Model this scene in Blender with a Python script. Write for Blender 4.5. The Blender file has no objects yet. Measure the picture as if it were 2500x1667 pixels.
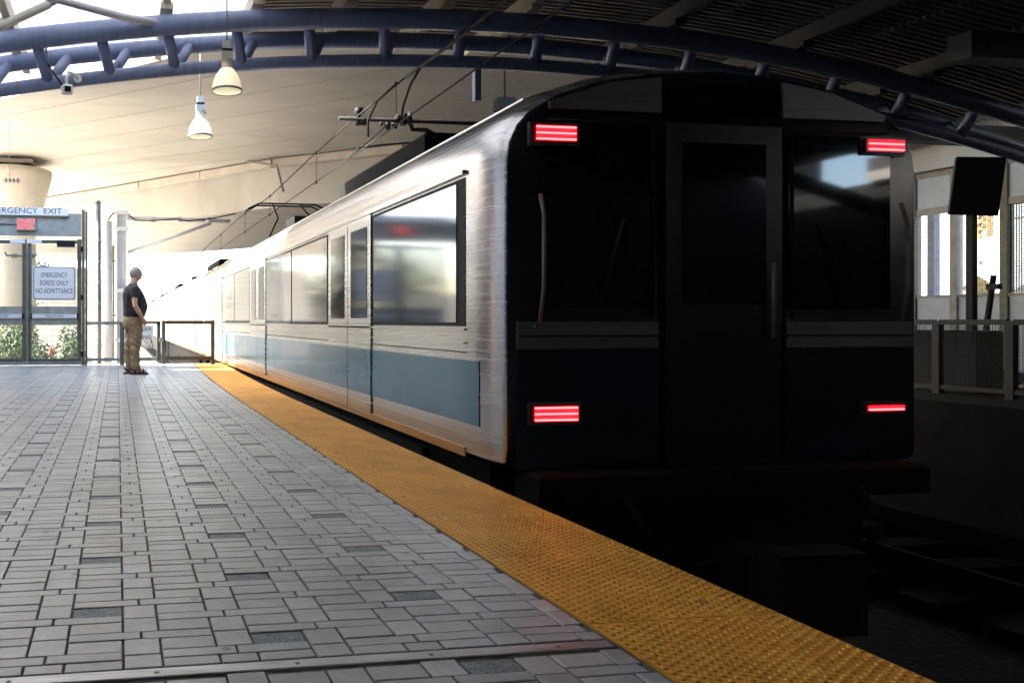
import bpy, bmesh, math, random
from mathutils import Vector, Matrix, noise
random.seed(7)
R = math.radians
S = bpy.context.scene
C = S.collection

# ------------------------------------------------------------------ camera, light, exposure
cam_d = bpy.data.cameras.new('camera'); cam = bpy.data.objects.new('camera', cam_d); C.objects.link(cam)
cam.location = (0, 0, 0.9); cam.rotation_euler = (R(90), 0, R(-8))
cam_d.sensor_width = 36; cam_d.lens = 36*1850/2500
cam_d.shift_x = (1250-547)/2500; cam_d.shift_y = -48.5/2500
cam_d.clip_start = 0.05; cam_d.clip_end = 3000
S.camera = cam
SUN = Vector((-0.78, 0.22, 0.60)).normalized()
EL = math.asin(SUN.z); AZ = math.atan2(SUN.x, SUN.y)
w = bpy.data.worlds.new('World'); S.world = w; w.use_nodes = True
nt = w.node_tree; bg = nt.nodes['Background']
sky = nt.nodes.new('ShaderNodeTexSky'); sky.sky_type = 'NISHITA'; sky.sun_disc = False
sky.sun_elevation = EL; sky.sun_rotation = AZ; sky.dust_density = 2.5; sky.air_density = 1.0
nt.links.new(sky.outputs[0], bg.inputs[0]); bg.inputs[1].default_value = 0.15
sl = bpy.data.lights.new('sun', 'SUN'); so = bpy.data.objects.new('sun', sl); C.objects.link(so)
sl.energy = 4.0; sl.angle = R(0.53); sl.color = (1, .94, .86)
so.rotation_euler = SUN.to_track_quat('Z', 'Y').to_euler()
S.view_settings.view_transform = 'Standard'; S.view_settings.look = 'None'
S.view_settings.exposure = 3.65; S.view_settings.gamma = 1; S.view_settings.use_curve_mapping = False
S.cycles.max_bounces = 10; S.cycles.diffuse_bounces = 6; S.cycles.glossy_bounces = 5
S.cycles.caustics_reflective = False; S.cycles.caustics_refractive = False
S.cycles.sample_clamp_indirect = 6

# ------------------------------------------------------------------ helpers
CS, SN = math.cos(R(8)), math.sin(R(8))
def P(px, py, Y):
    """World point in the plane at distance Y that the photograph shows at (px, py)."""
    r = (px-547)/1850
    X = Y*(r*CS+SN)/(CS-r*SN); D = X*SN+Y*CS
    return Vector((X, Y, 0.9-(py-785)/1850*D))
def PX(px, py, X):
    """The same in a plane of constant X."""
    r = (px-547)/1850
    Y = X*(CS-r*SN)/(r*CS+SN); D = X*SN+Y*CS
    return Vector((X, Y, 0.9-(py-785)/1850*D))

class MB:
    def __init__(s): s.v = []; s.f = []; s.m = []; s.cur = 0; s.sm = []
    def add(s, vs, fs, smooth=False):
        n = len(s.v); s.v += [tuple(v) for v in vs]
        for f in fs: s.f.append([n+i for i in f]); s.m.append(s.cur); s.sm.append(smooth)
        return s
    def box(s, a, b):
        x0, x1 = sorted((a[0], b[0])); y0, y1 = sorted((a[1], b[1])); z0, z1 = sorted((a[2], b[2]))
        return s.add([(x0,y0,z0),(x1,y0,z0),(x1,y1,z0),(x0,y1,z0),(x0,y0,z1),(x1,y0,z1),(x1,y1,z1),(x0,y1,z1)],
              [(0,3,2,1),(4,5,6,7),(0,1,5,4),(1,2,6,5),(2,3,7,6),(3,0,4,7)])
    def cham(s, a, b, c):
        """box with chamfered top edges"""
        x0, y0, z0 = a; x1, y1, z1 = b
        return s.add([(x0,y0,z0),(x1,y0,z0),(x1,y1,z0),(x0,y1,z0),(x0,y0,z1-c),(x1,y0,z1-c),(x1,y1,z1-c),(x0,y1,z1-c),
               (x0+c,y0+c,z1),(x1-c,y0+c,z1),(x1-c,y1-c,z1),(x0+c,y1-c,z1)],
              [(0,1,5,4),(1,2,6,5),(2,3,7,6),(3,0,4,7),(4,5,9,8),(5,6,10,9),(6,7,11,10),(7,4,8,11),(8,9,10,11)])
    def bar(s, a, b, w_, h_, up=(0,0,1)):
        a = Vector(a); b = Vector(b); d = (b-a).normalized(); u = Vector(up)
        if abs(d.dot(u)) > .99: u = Vector((0,1,0))
        r = d.cross(u).normalized(); u = r.cross(d)
        q = [r*sx*w_/2+u*sz*h_/2 for sx, sz in ((-1,-1),(1,-1),(1,1),(-1,1))]
        return s.add([a+k for k in q]+[b+k for k in q], [(0,3,2,1),(4,5,6,7),(0,1,5,4),(1,2,6,5),(2,3,7,6),(3,0,4,7)][0:0]+[(3,2,1,0),(4,5,6,7),(0,1,5,4),(1,2,6,5),(2,3,7,6),(3,0,4,7)])
    def tube(s, pts, r, n=10, cap=True, smooth=True):
        pts = [Vector(p) for p in pts]; rs = r if isinstance(r, (list, tuple)) else [r]*len(pts)
        vs = []; ref = None
        for i, p in enumerate(pts):
            t = ((pts[min(i+1, len(pts)-1)]-p).normalized()+(p-pts[max(i-1, 0)]).normalized())
            t = t.normalized() if t.length > 1e-9 else Vector((0,0,1))
            if ref is None: ref = Vector((0,0,1)) if abs(t.z) < .9 else Vector((1,0,0))
            a = t.cross(ref).normalized(); b = a.cross(t).normalized(); ref = b
            for k in range(n):
                q = 2*math.pi*k/n; vs.append(p+(a*math.cos(q)+b*math.sin(q))*rs[i])
        fs = [(i*n+k, i*n+(k+1) % n, (i+1)*n+(k+1) % n, (i+1)*n+k) for i in range(len(pts)-1) for k in range(n)]
        s.add(vs, fs, smooth)
        if cap:
            m = len(s.v)-len(vs)
            s.f.append([m+k for k in range(n)][::-1]); s.m.append(s.cur); s.sm.append(False)
            s.f.append([m+(len(pts)-1)*n+k for k in range(n)]); s.m.append(s.cur); s.sm.append(False)
        return s
    def lathe(s, c, prof, n=20, axis='z', smooth=True, cap=True):
        c = Vector(c); vs = []
        for r, h in prof:
            for k in range(n):
                q = 2*math.pi*k/n; x, y = r*math.cos(q), r*math.sin(q)
                vs.append(c+(Vector((x,y,h)) if axis == 'z' else Vector((x,h,y)) if axis == 'y' else Vector((h,x,y))))
        fs = [(i*n+k, i*n+(k+1) % n, (i+1)*n+(k+1) % n, (i+1)*n+k) for i in range(len(prof)-1) for k in range(n)]
        m = len(s.v); s.add(vs, fs, smooth)
        if cap:
            for base, rv in ((m, True), (m+(len(prof)-1)*n, False)):
                l = [base+k for k in range(n)]; s.f.append(l[::-1] if rv else l); s.m.append(s.cur); s.sm.append(False)
        return s
    def prism(s, pts, z0, z1):
        n = len(pts)
        s.add([(x,y,z0) for x, y in pts]+[(x,y,z1) for x, y in pts],
              [tuple(range(n))[::-1], tuple(range(n, 2*n))]+[(i, (i+1) % n, n+(i+1) % n, n+i) for i in range(n)])
        return s
    def quadbox(s, p0, p1, Y, t):
        """box standing in the plane y=Y between two points (their x and z), t thick, centred on Y"""
        return s.box((p0.x, Y-t/2, p0.z), (p1.x, Y+t/2, p1.z))
    def mesh(s, name):
        me = bpy.data.meshes.new(name); me.from_pydata(s.v, [], s.f)
        me.polygons.foreach_set('use_smooth', s.sm); me.polygons.foreach_set('material_index', s.m)
        me.update(); return me
    def build(s, name, mat, parent=None, loc=None, recalc=True):
        me = s.mesh(name)
        if recalc:
            bm = bmesh.new(); bm.from_mesh(me); bmesh.ops.recalc_face_normals(bm, faces=bm.faces); bm.to_mesh(me); bm.free()
        for m_ in (mat if isinstance(mat, (list, tuple)) else [mat]): me.materials.append(m_)
        return link(name, me, parent, loc)
def link(name, me, parent=None, loc=None):
    o = bpy.data.objects.new(name, me); C.objects.link(o)
    if parent: o.parent = parent
    if loc is not None: o.location = loc
    return o
def tag(o, label=None, cat=None, group=None, kind=None):
    if label: o['label'] = label
    if cat: o['category'] = cat
    if group: o['group'] = group
    if kind: o['kind'] = kind
    return o
def empty(name, label, cat, group=None, loc=(0,0,0)):
    o = bpy.data.objects.new(name, None); C.objects.link(o); o.location = loc; o.empty_display_size = .1
    return tag(o, label, cat, group)
def copy_tree(o, parent=None):
    c = o.copy(); C.objects.link(c)
    if parent: c.parent = parent
    for ch in [k for k in bpy.data.objects if k.parent == o]: copy_tree(ch, c)
    return c
def text(name, body, size, mat, parent, m, depth=.003, ax='CENTER', sx=1, off=0):
    cu = bpy.data.curves.new(name, 'FONT'); cu.body = body; cu.size = size; cu.extrude = depth
    cu.align_x = ax; cu.align_y = 'CENTER'; cu.space_line = 1.05; cu.offset = off
    t = bpy.data.objects.new('tmp', cu); C.objects.link(t)
    dg = bpy.context.evaluated_depsgraph_get(); me = bpy.data.meshes.new_from_object(t.evaluated_get(dg))
    bpy.data.objects.remove(t); me.transform(Matrix.Diagonal((sx,1,1,1))); me.transform(m); me.materials.clear(); me.materials.append(mat)
    return link(name, me, parent)
FACE_CAM = lambda p: Matrix.Translation(p) @ Matrix.Rotation(R(90), 4, 'X')

# ------------------------------------------------------------------ materials
def mat(name, col, rough=.6, metal=0, var=.12, scale=4, bump=0, bscale=60, spec=.5, coat=0, stretch=None, ior=None, col2=None, isl=0, dirt=0):
    m = bpy.data.materials.new(name); m.use_nodes = True; t = m.node_tree; b = t.nodes['Principled BSDF']
    b.inputs['Roughness'].default_value = rough; b.inputs['Metallic'].default_value = metal
    b.inputs['Specular IOR Level'].default_value = spec; b.inputs['Coat Weight'].default_value = coat
    b.inputs['Coat Roughness'].default_value = .05
    if ior: b.inputs['IOR'].default_value = ior
    tc = t.nodes.new('ShaderNodeTexCoord'); mp = t.nodes.new('ShaderNodeMapping'); t.links.new(tc.outputs['Object'], mp.inputs[0])
    if stretch: mp.inputs['Scale'].default_value = stretch
    n = t.nodes.new('ShaderNodeTexNoise'); n.inputs['Scale'].default_value = scale; n.inputs['Detail'].default_value = 6; n.inputs['Roughness'].default_value = .6
    t.links.new(mp.outputs[0], n.inputs[0])
    r = t.nodes.new('ShaderNodeValToRGB'); r.color_ramp.elements[0].position = .3; r.color_ramp.elements[1].position = .72
    c2 = col2 or [c*(1-2*var) for c in col]
    r.color_ramp.elements[0].color = (*c2, 1); r.color_ramp.elements[1].color = (*[min(1, c*(1+var)) for c in col], 1)
    t.links.new(n.outputs[0], r.inputs[0]); out = r.outputs[0]
    if isl:
        g = t.nodes.new('ShaderNodeNewGeometry'); oi = t.nodes.new('ShaderNodeObjectInfo')
        ad = t.nodes.new('ShaderNodeMath'); ad.operation = 'ADD'; fr = t.nodes.new('ShaderNodeMath'); fr.operation = 'FRACT'
        t.links.new(g.outputs['Random Per Island'], ad.inputs[0]); t.links.new(oi.outputs['Random'], ad.inputs[1]); t.links.new(ad.outputs[0], fr.inputs[0])
        mr = t.nodes.new('ShaderNodeMapRange'); mr.inputs[3].default_value = 1-isl; mr.inputs[4].default_value = 1+isl*.6
        t.links.new(fr.outputs[0], mr.inputs[0]); hs = t.nodes.new('ShaderNodeHueSaturation'); t.links.new(out, hs.inputs['Color']); t.links.new(mr.outputs[0], hs.inputs['Value'])
        out = hs.outputs[0]
    if dirt:      # worn patches, gum spots and scuffs laid over the whole floor
        g2 = t.nodes.new('ShaderNodeNewGeometry'); mpp = t.nodes.new('ShaderNodeMapping'); mpp.inputs['Scale'].default_value = (1.6,.8,1); t.links.new(g2.outputs['Position'], mpp.inputs[0])
        dn = t.nodes.new('ShaderNodeTexNoise'); dn.inputs['Scale'].default_value = 1.7; dn.inputs['Detail'].default_value = 8; dn.inputs['Roughness'].default_value = .7; t.links.new(mpp.outputs[0], dn.inputs[0])
        dr_ = t.nodes.new('ShaderNodeMapRange'); dr_.inputs[1].default_value = .35; dr_.inputs[2].default_value = .62; dr_.inputs[3].default_value = 1-dirt; dr_.inputs[4].default_value = 1.06; t.links.new(dn.outputs[0], dr_.inputs[0])
        vo = t.nodes.new('ShaderNodeTexVoronoi'); vo.inputs['Scale'].default_value = 4.5; t.links.new(g2.outputs['Position'], vo.inputs[0])
        vr = t.nodes.new('ShaderNodeMapRange'); vr.inputs[1].default_value = .045; vr.inputs[2].default_value = .075; vr.inputs[3].default_value = .45; vr.inputs[4].default_value = 1; t.links.new(vo.outputs['Distance'], vr.inputs[0])
        mu = t.nodes.new('ShaderNodeMath'); mu.operation = 'MULTIPLY'; t.links.new(dr_.outputs[0], mu.inputs[0]); t.links.new(vr.outputs[0], mu.inputs[1])
        h2 = t.nodes.new('ShaderNodeHueSaturation'); t.links.new(out, h2.inputs['Color']); t.links.new(mu.outputs[0], h2.inputs['Value']); out = h2.outputs[0]
    t.links.new(out, b.inputs['Base Color'])
    rr = t.nodes.new('ShaderNodeMapRange'); rr.inputs[3].default_value = max(0, rough-.08); rr.inputs[4].default_value = min(1, rough+.1)
    t.links.new(n.outputs[0], rr.inputs[0]); 
    if rough > .1: t.links.new(rr.outputs[0], b.inputs['Roughness'])
    if bump:
        n2 = t.nodes.new('ShaderNodeTexNoise'); n2.inputs['Scale'].default_value = bscale; n2.inputs['Detail'].default_value = 4
        t.links.new(mp.outputs[0], n2.inputs[0]); bp = t.nodes.new('ShaderNodeBump'); bp.inputs['Strength'].default_value = bump; bp.inputs['Distance'].default_value = .01
        t.links.new(n2.outputs[0], bp.inputs['Height']); t.links.new(bp.outputs[0], b.inputs['Normal'])
    return m
def emit(name, col, s):
    m = mat(name, col, .4, var=.03); b = m.node_tree.nodes['Principled BSDF']
    b.inputs['Emission Color'].default_value = (*col, 1); b.inputs['Emission Strength'].default_value = s
    return m
M = {}
M['concrete'] = mat('concrete_cream', (.47,.45,.42), .85, var=.08, scale=.5, bump=.25, bscale=9, stretch=(1,2.2,1))
M['concrete2'] = mat('concrete_grey', (.36,.33,.28), .85, var=.18, scale=1.2, bump=.3, bscale=14)
M['conc_pale'] = mat('concrete_pale', (.55,.50,.44), .8, var=.1, scale=1.5, bump=.15, bscale=12)
M['joint'] = mat('tile_joint', (.085,.085,.07), .95, var=.4, scale=14, bump=.3)
M['tile'] = mat('grey_paver', (.355,.365,.35), .34, var=.10, dirt=.24, scale=7, bump=.10, bscale=45, isl=.13, spec=.45)
M['granite'] = mat('speckled_granite', (.20,.23,.23), .6, var=.3, scale=150, bump=.4, bscale=160, col2=(.015,.02,.024))
M['tactile'] = mat('yellow_tactile', (.70,.36,.055), .38, dirt=.2, var=.10, scale=3, bump=.12, bscale=120, col2=(.58,.26,.03), isl=.05, spec=.35)
M['strip'] = mat('worn_aluminium', (.42,.42,.41), .42, metal=.7, var=.2, scale=9, bump=.15, bscale=40, stretch=(.4,4,1))
M['ballast'] = mat('ballast', (.03,.027,.024), .95, var=.4, scale=22, spec=.2, bump=1, bscale=25)
M['darkconc'] = mat('shade_dark_concrete', (.016,.015,.014), .95, var=.3, scale=2, spec=.15)  # shade on the opposite platform put into a near-black base colour
M['darkrail'] = mat('dark_rail_steel', (.012,.012,.010), .6, var=.3)
M['asphalt'] = mat('pale_asphalt', (.20,.19,.18), .9, var=.15, scale=1)
M['ground'] = mat('dusty_ground', (.46,.42,.35), .95, var=.2, scale=.4)
M['steel'] = mat('brushed_steel', (.50,.47,.44), .25, metal=1, var=.09, scale=3, stretch=(1,.04,14))
M['steelroof'] = mat('ribbed_roof_steel', (.50,.49,.49), .27, metal=1, var=.12, scale=3, stretch=(1,.04,9))
M['blue'] = mat('train_blue', (.018,.098,.145), .22, metal=0, var=.08, scale=3, spec=.5, coat=.15)
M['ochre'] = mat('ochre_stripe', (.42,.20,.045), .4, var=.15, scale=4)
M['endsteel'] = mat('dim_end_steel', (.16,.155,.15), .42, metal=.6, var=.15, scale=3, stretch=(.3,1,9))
M['glass'] = mat('dark_train_glass', (.012,.013,.014), .085, var=.05, spec=.9, ior=1.75)
M['rglass'] = mat('cab_glass', (.006,.007,.009), .04, var=.05, spec=.6)
M['black'] = mat('black_rubber', (.008,.008,.009), .6, var=.3, scale=6, spec=.25)
M['mask'] = mat('black_cab_paint', (.012,.0135,.015), .30, var=.3, scale=2, spec=.35)
M['navy'] = mat('navy_cab_paint', (.006,.016,.032), .34, var=.25, scale=2, spec=.2)
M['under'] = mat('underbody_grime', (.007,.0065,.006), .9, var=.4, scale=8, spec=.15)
M['truss'] = mat('blue_truss_paint', (.16,.20,.33), .42, var=.10, scale=3, bump=.1, bscale=30, stretch=(8,1,1))
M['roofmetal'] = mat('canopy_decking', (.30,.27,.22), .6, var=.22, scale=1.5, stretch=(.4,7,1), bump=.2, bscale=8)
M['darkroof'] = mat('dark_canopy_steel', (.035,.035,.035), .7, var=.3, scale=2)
M['white'] = mat('white_paint', (.72,.72,.70), .5, var=.05, scale=5)
M['cream'] = mat('cream_bracket', (.55,.48,.36), .6, var=.1)
M['wire'] = mat('dark_copper_wire', (.010,.009,.008), .7, var=.2, spec=.2)
M['galv'] = mat('galvanised_steel', (.33,.325,.28), .5, metal=.15, var=.14, scale=6, bump=.08)
M['galvpole'] = mat('weathered_pole', (.20,.195,.18), .6, metal=.2, var=.2, scale=8)
M['mast'] = mat('mast_grey_paint', (.58,.60,.65), .5, var=.06, scale=4)
M['frame'] = mat('olive_steel_frame', (.105,.10,.065), .5, metal=.1, var=.2, scale=7)
M['frametop'] = mat('rail_light_steel', (.30,.30,.28), .4, metal=.4, var=.2, scale=7)
M['bronze'] = mat('bronze_rail', (.085,.065,.04), .45, metal=.3, var=.25, scale=6)
M['signw'] = mat('sign_white', (.76,.74,.70), .45, var=.03)
M['letter'] = mat('maroon_lettering', (.06,.012,.022), .5, var=.05)
M['letterk'] = mat('black_lettering', (.012,.012,.014), .5, var=.05)
M['maroon'] = mat('maroon_border', (.10,.008,.02), .5, var=.05)
M['navyink'] = mat('navy_lettering', (.02,.03,.16), .5, var=.05)
M['red_on'] = emit('exit_red_lit', (.9,.03,.02), .35)
M['tail'] = emit('tail_led_red', (1,.004,.010), .55)
M['tailhot'] = emit('tail_led_core', (1,.05,.055), .85)
M['tailhouse'] = mat('tail_lamp_bezel', (.09,.008,.01), .25, var=.1)
M['lampglass'] = emit('lit_lamp_glass', (.85,.76,.50), .06)
M['bulb'] = emit('lamp_bulb', (1,.88,.6), 3)
M['skin'] = mat('skin', (.50,.27,.19), .5, var=.08, scale=9)
M['hair'] = mat('short_grey_hair', (.33,.27,.235), .9, var=.15, scale=40, bump=.4, bscale=220)
M['shirt'] = mat('black_tshirt', (.012,.012,.014), .9, var=.2, scale=6, bump=.4, bscale=14)
M['khaki'] = mat('khaki_cotton', (.27,.19,.10), .9, var=.16, scale=5, bump=.8, bscale=11, stretch=(1,1,.7))
M['shoe'] = mat('dark_sandal', (.025,.014,.012), .6, var=.2)
M['leaf'] = mat('shrub_leaf', (.085,.15,.035), .6, var=.35, scale=3, isl=.35)
M['leafdark'] = mat('tree_leaf', (.05,.085,.025), .6, var=.35, scale=3, isl=.35)
M['bark'] = mat('bark', (.10,.075,.05), .9, var=.2)
M['hydrant'] = mat('hydrant_red', (.45,.03,.02), .5, var=.15)
M['sigyellow'] = mat('signal_yellow', (.34,.17,.03), .6, var=.08)
M['diamond'] = mat('warning_yellow', (.42,.27,.015), .5, var=.05)
M['panelw'] = mat('frosted_panel', (.42,.47,.50), .5, var=.12, scale=1.6)
M['mullion'] = mat('pale_mullion', (.30,.28,.24), .6, var=.15, scale=5)
M['bluecol'] = mat('blue_column_paint', (.05,.08,.22), .5, var=.08)
M['roofgrey'] = mat('grey_shingle_roof', (.22,.23,.27), .9, var=.12)
M['housew'] = mat('cream_siding', (.55,.48,.40), .8, var=.05)
M['red'] = mat('flag_red', (.35,.03,.04), .8, var=.1)
M['flagb'] = mat('flag_grey', (.25,.27,.25), .8, var=.25, scale=3)
M['dash'] = mat('dark_window', (.03,.035,.045), .2, var=.1)
# translucent roof panel
m = bpy.data.materials.new('translucent_panel'); m.use_nodes = True; t = m.node_tree; t.nodes.remove(t.nodes['Principled BSDF'])
tr = t.nodes.new('ShaderNodeBsdfTranslucent'); df = t.nodes.new('ShaderNodeBsdfDiffuse'); mx = t.nodes.new('ShaderNodeMixShader'); nz = t.nodes.new('ShaderNodeTexNoise')
nz.inputs['Scale'].default_value = 3; rm = t.nodes.new('ShaderNodeValToRGB'); rm.color_ramp.elements[0].color = (.50,.51,.53,1); rm.color_ramp.elements[1].color = (.66,.67,.68,1)
t.links.new(nz.outputs[0], rm.inputs[0]); t.links.new(rm.outputs[0], tr.inputs[0]); t.links.new(rm.outputs[0], df.inputs[0]); mx.inputs[0].default_value = .4
t.links.new(tr.outputs[0], mx.inputs[1]); t.links.new(df.outputs[0], mx.inputs[2]); t.links.new(mx.outputs[0], t.nodes['Material Output'].inputs[0]); M['transl'] = m
# ribbed clear glazing for the doors: mostly clear, slight tint
m = bpy.data.materials.new('clear_pane'); m.use_nodes = True; t = m.node_tree; t.nodes.remove(t.nodes['Principled BSDF'])
tp = t.nodes.new('ShaderNodeBsdfTransparent'); gl = t.nodes.new('ShaderNodeBsdfGlossy'); gl.inputs['Roughness'].default_value = .05
fr = t.nodes.new('ShaderNodeFresnel'); fr.inputs[0].default_value = 1.4; nz = t.nodes.new('ShaderNodeTexNoise'); nz.inputs['Scale'].default_value = 2
rm = t.nodes.new('ShaderNodeValToRGB'); rm.color_ramp.elements[0].color = (.80,.82,.81,1); rm.color_ramp.elements[1].color = (.9,.92,.91,1)
t.links.new(nz.outputs[0], rm.inputs[0]); t.links.new(rm.outputs[0], tp.inputs[0])
mx = t.nodes.new('ShaderNodeMixShader'); t.links.new(fr.outputs[0], mx.inputs[0]); t.links.new(tp.outputs[0], mx.inputs[1]); t.links.new(gl.outputs[0], mx.inputs[2])
t.links.new(mx.outputs[0], t.nodes['Material Output'].inputs[0]); M['clear'] = m
# brick
def brick_mat(name, c1, c2, mortar, scale, bw=.5, rh=.25, ms=.015, rough=.85):
    m = bpy.data.materials.new(name); m.use_nodes = True; t = m.node_tree; b = t.nodes['Principled BSDF']; b.inputs['Roughness'].default_value = rough
    tc = t.nodes.new('ShaderNodeTexCoord'); mp = t.nodes.new('ShaderNodeMapping'); mp.inputs['Rotation'].default_value = (0, 0, 0)
    sx = t.nodes.new('ShaderNodeSeparateXYZ'); cx = t.nodes.new('ShaderNodeCombineXYZ'); ad = t.nodes.new('ShaderNodeMath'); ad.operation = 'ADD'
    t.links.new(tc.outputs['Object'], sx.inputs[0]); t.links.new(sx.outputs[0], ad.inputs[0]); t.links.new(sx.outputs[1], ad.inputs[1])
    t.links.new(ad.outputs[0], cx.inputs[0]); t.links.new(sx.outputs[2], cx.inputs[1])
    bk = t.nodes.new('ShaderNodeTexBrick'); t.links.new(cx.outputs[0], bk.inputs[0])
    bk.inputs['Color1'].default_value = (*c1,1); bk.inputs['Color2'].default_value = (*c2,1); bk.inputs['Mortar'].default_value = (*mortar,1)
    bk.inputs['Scale'].default_value = scale; bk.inputs['Brick Width'].default_value = bw; bk.inputs['Row Height'].default_value = rh; bk.inputs['Mortar Size'].default_value = ms
    t.links.new(bk.outputs[0], b.inputs['Base Color'])
    bp = t.nodes.new('ShaderNodeBump'); bp.inputs['Distance'].default_value = .01; bp.invert = True; t.links.new(bk.outputs[1], bp.inputs['Height']); t.links.new(bp.outputs[0], b.inputs['Normal'])
    return m
M['brick'] = brick_mat('red_brick', (.30,.12,.07), (.24,.10,.06), (.42,.36,.30), 1, .22, .075, .008)
M['block'] = brick_mat('white_block', (.62,.61,.58), (.58,.57,.55), (.36,.35,.33), 1, .5, .25, .012)
M['glassblock'] = brick_mat('glass_block', (.55,.56,.52), (.48,.50,.47), (.80,.74,.62), 1, .3, .10, .012, .3)

# ------------------------------------------------------------------ setting: ground, trackbed, platform
g = MB().add([(-400,16.4,-1.1),(1.9,16.4,-1.1),(1.9,900,-1.1),(-400,900,-1.1)], [(0,1,2,3)])
g.add([(-400,-400,-1.1),(-4.7,-400,-1.1),(-4.7,16.4,-1.1),(-400,16.4,-1.1)], [(0,1,2,3)])
g.add([(19,-400,-1.1),(400,-400,-1.1),(400,900,-1.1),(19,900,-1.1)], [(0,1,2,3)])
tag(g.build('ground', M['ground']), kind='structure')
tag(MB().add([(1.9,-60,-1.35),(9.2,-60,-1.35),(9.2,900,-1.35),(1.9,900,-1.35)], [(0,1,2,3)]).add([(9.2,-60,-1.36),(19.1,-60,-1.36),(19.1,900,-1.36),(9.2,900,-1.36)], [(0,1,2,3)]).build('track_bed', M['ballast']), kind='structure')
slab = MB().prism([(-4.7,-8),(1.99,-8),(1.99,9.2),(2.02,11),(2.1,13),(2.28,16.4),(-4.7,16.4)], -1.33, -.006)
plat = tag(slab.build('platform', M['joint']), kind='structure')
tag(MB().box((9.2,-12,-1.33), (16.6,60,0)).build('opposite_platform', M['darkconc']), kind='structure')
for cx in (3.55, 7.35):
    rl = empty('rail_track', ('steel rails under the departing train' if cx < 5 else 'far steel rails between the train and the opposite platform'), 'track')
    for s in (-.7175, .7175):
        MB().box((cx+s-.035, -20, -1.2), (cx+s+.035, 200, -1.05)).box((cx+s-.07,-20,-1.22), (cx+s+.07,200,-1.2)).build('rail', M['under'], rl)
    sb = MB()
    for i in range(110): sb.box((cx-1.25, -10+i*.65, -1.36), (cx+1.25, -9.76+i*.65, -1.23))
    tag(sb.build('sleepers', M['under'], rl), kind='stuff')

# tiles
def edge_x(y): return 1.385+max(0, y-8.5)**1.6*.0088
TH = .022
pt = .2585; J = .0048
tiles = []     # (x0,x1,y0,y1,kind)
RX0 = -.063    # centre of a dark column
Rw, Sw = .155, pt-.155
th_t, lv = .052, pt/2
ncol = 22
y_ref = 2.385
for ci in range(-18, 8):
    rc = RX0+ci*pt                       # rectangle column centre
    xr0, xr1 = rc-Rw/2, rc+Rw/2
    par = ci % 2                         # parity of the square column to the right
    for k in range(-7, 112):
        yc = y_ref+k*lv                  # rectangle row centre; the thin row lies above it
        tiles.append((xr0+J, xr1-J*.4, yc-(lv-th_t)/2+J*.4, yc+(lv-th_t)/2-J*.4, 'g' if par == 0 and (k % 4) == (0 if (ci//2) % 2 == 0 else 2) else 'r'))
        y0, y1 = yc+(lv-th_t)/2+J*.4, yc+(lv-th_t)/2+th_t-J*.4
        # thin tile over the rectangle, stretched over half of the square column that is crossed at this level
        rcross = (k+par) % 2 == 0; lcross = (k+(par+1)) % 2 == 0
        a = xr0+J if not lcross else xr0-Sw*.5+J
        b = xr1-J*.4 if not rcross else xr1+Sw*.5-J*.4
        tiles.append((a, b, y0, y1, 'r'))
        if not rcross:                   # two squares between crossings
            lo = yc-(lv-th_t)/2+J*.4; hi = yc+lv+(lv-th_t)/2-J*.4
            if True:
                mid = (lo+hi)/2
                tiles.append((xr1+J, xr1+Sw-J*.4, lo, mid-J*.4, 'r')); tiles.append((xr1+J, xr1+Sw-J*.4, mid+J*.4, hi, 'r'))
out = []
for x0, x1, y0, y1, kd in tiles:
    e = edge_x((y0+y1)/2)-.012
    if x0 > e-.02 or x1 < -4.2 or y1 > 16.3: continue
    x1 = min(x1, e)
    if x1-x0 < .015: continue
    if y0 < 1.925 < y1 or y0 < 1.98 < y1 or (1.925 <= y0 and y1 <= 1.98):
        if y1-1.985 > .02: y0 = 1.985
        elif 1.92-y0 > .02: y1 = 1.92
        else: continue
    out.append((x0, x1, y0, y1, kd))
def vis(t_):
    X, Y = (t_[0]+t_[1])/2, (t_[2]+t_[3])/2; D = X*SN+Y*CS
    if D < .8: return 1e9
    px = 547+1850*(X*CS-Y*SN)/D; py = 785+1850*.9/D
    return D if -40 < px < 2500 and py < 1700 else 1e9
out.sort(key=vis)
near, rest = out[:300], out[300:]
cache = {}
def tilt(k): return random.uniform(-.0011, .0011)
for x0, x1, y0, y1, kd in near:
    wq, dq = round(x1-x0, 3), round(y1-y0, 3); key = (wq, dq, kd)
    if key not in cache:
        h = -.003 if kd == 'g' else 0
        me = MB().cham((-wq/2,-dq/2,-TH), (wq/2,dq/2,h), .0022).mesh('paving_tile'); me.materials.append(M['granite' if kd == 'g' else 'tile']); cache[key] = me
    o = link('granite_tile' if kd == 'g' else 'paving_tile', cache[key], plat, ((x0+x1)/2, (y0+y1)/2, tilt(0)))
    o.rotation_euler = (random.uniform(-.006,.006), random.uniform(-.004,.004), random.uniform(-.006,.006))
mb = MB(); mg = MB()
for x0, x1, y0, y1, kd in rest:
    q = random.uniform(-.0012, .0012); (mg if kd == 'g' else mb).cham((x0,y0,-TH), (x1,y1,q-(.003 if kd == 'g' else 0)), .0022)
tag(mb.build('distant_paving', M['tile'], plat, recalc=False), kind='stuff')
tag(mg.build('distant_granite_tiles', M['granite'], plat, recalc=False), kind='stuff')
dp = P(297,1112,5.0); MB().lathe((dp.x,5.0,0), [(.062,-.004),(.062,.0025),(.050,.0025),(.048,-.002),(.001,-.002)], 24).build('drain_cover', M['galvpole'], plat)
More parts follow.
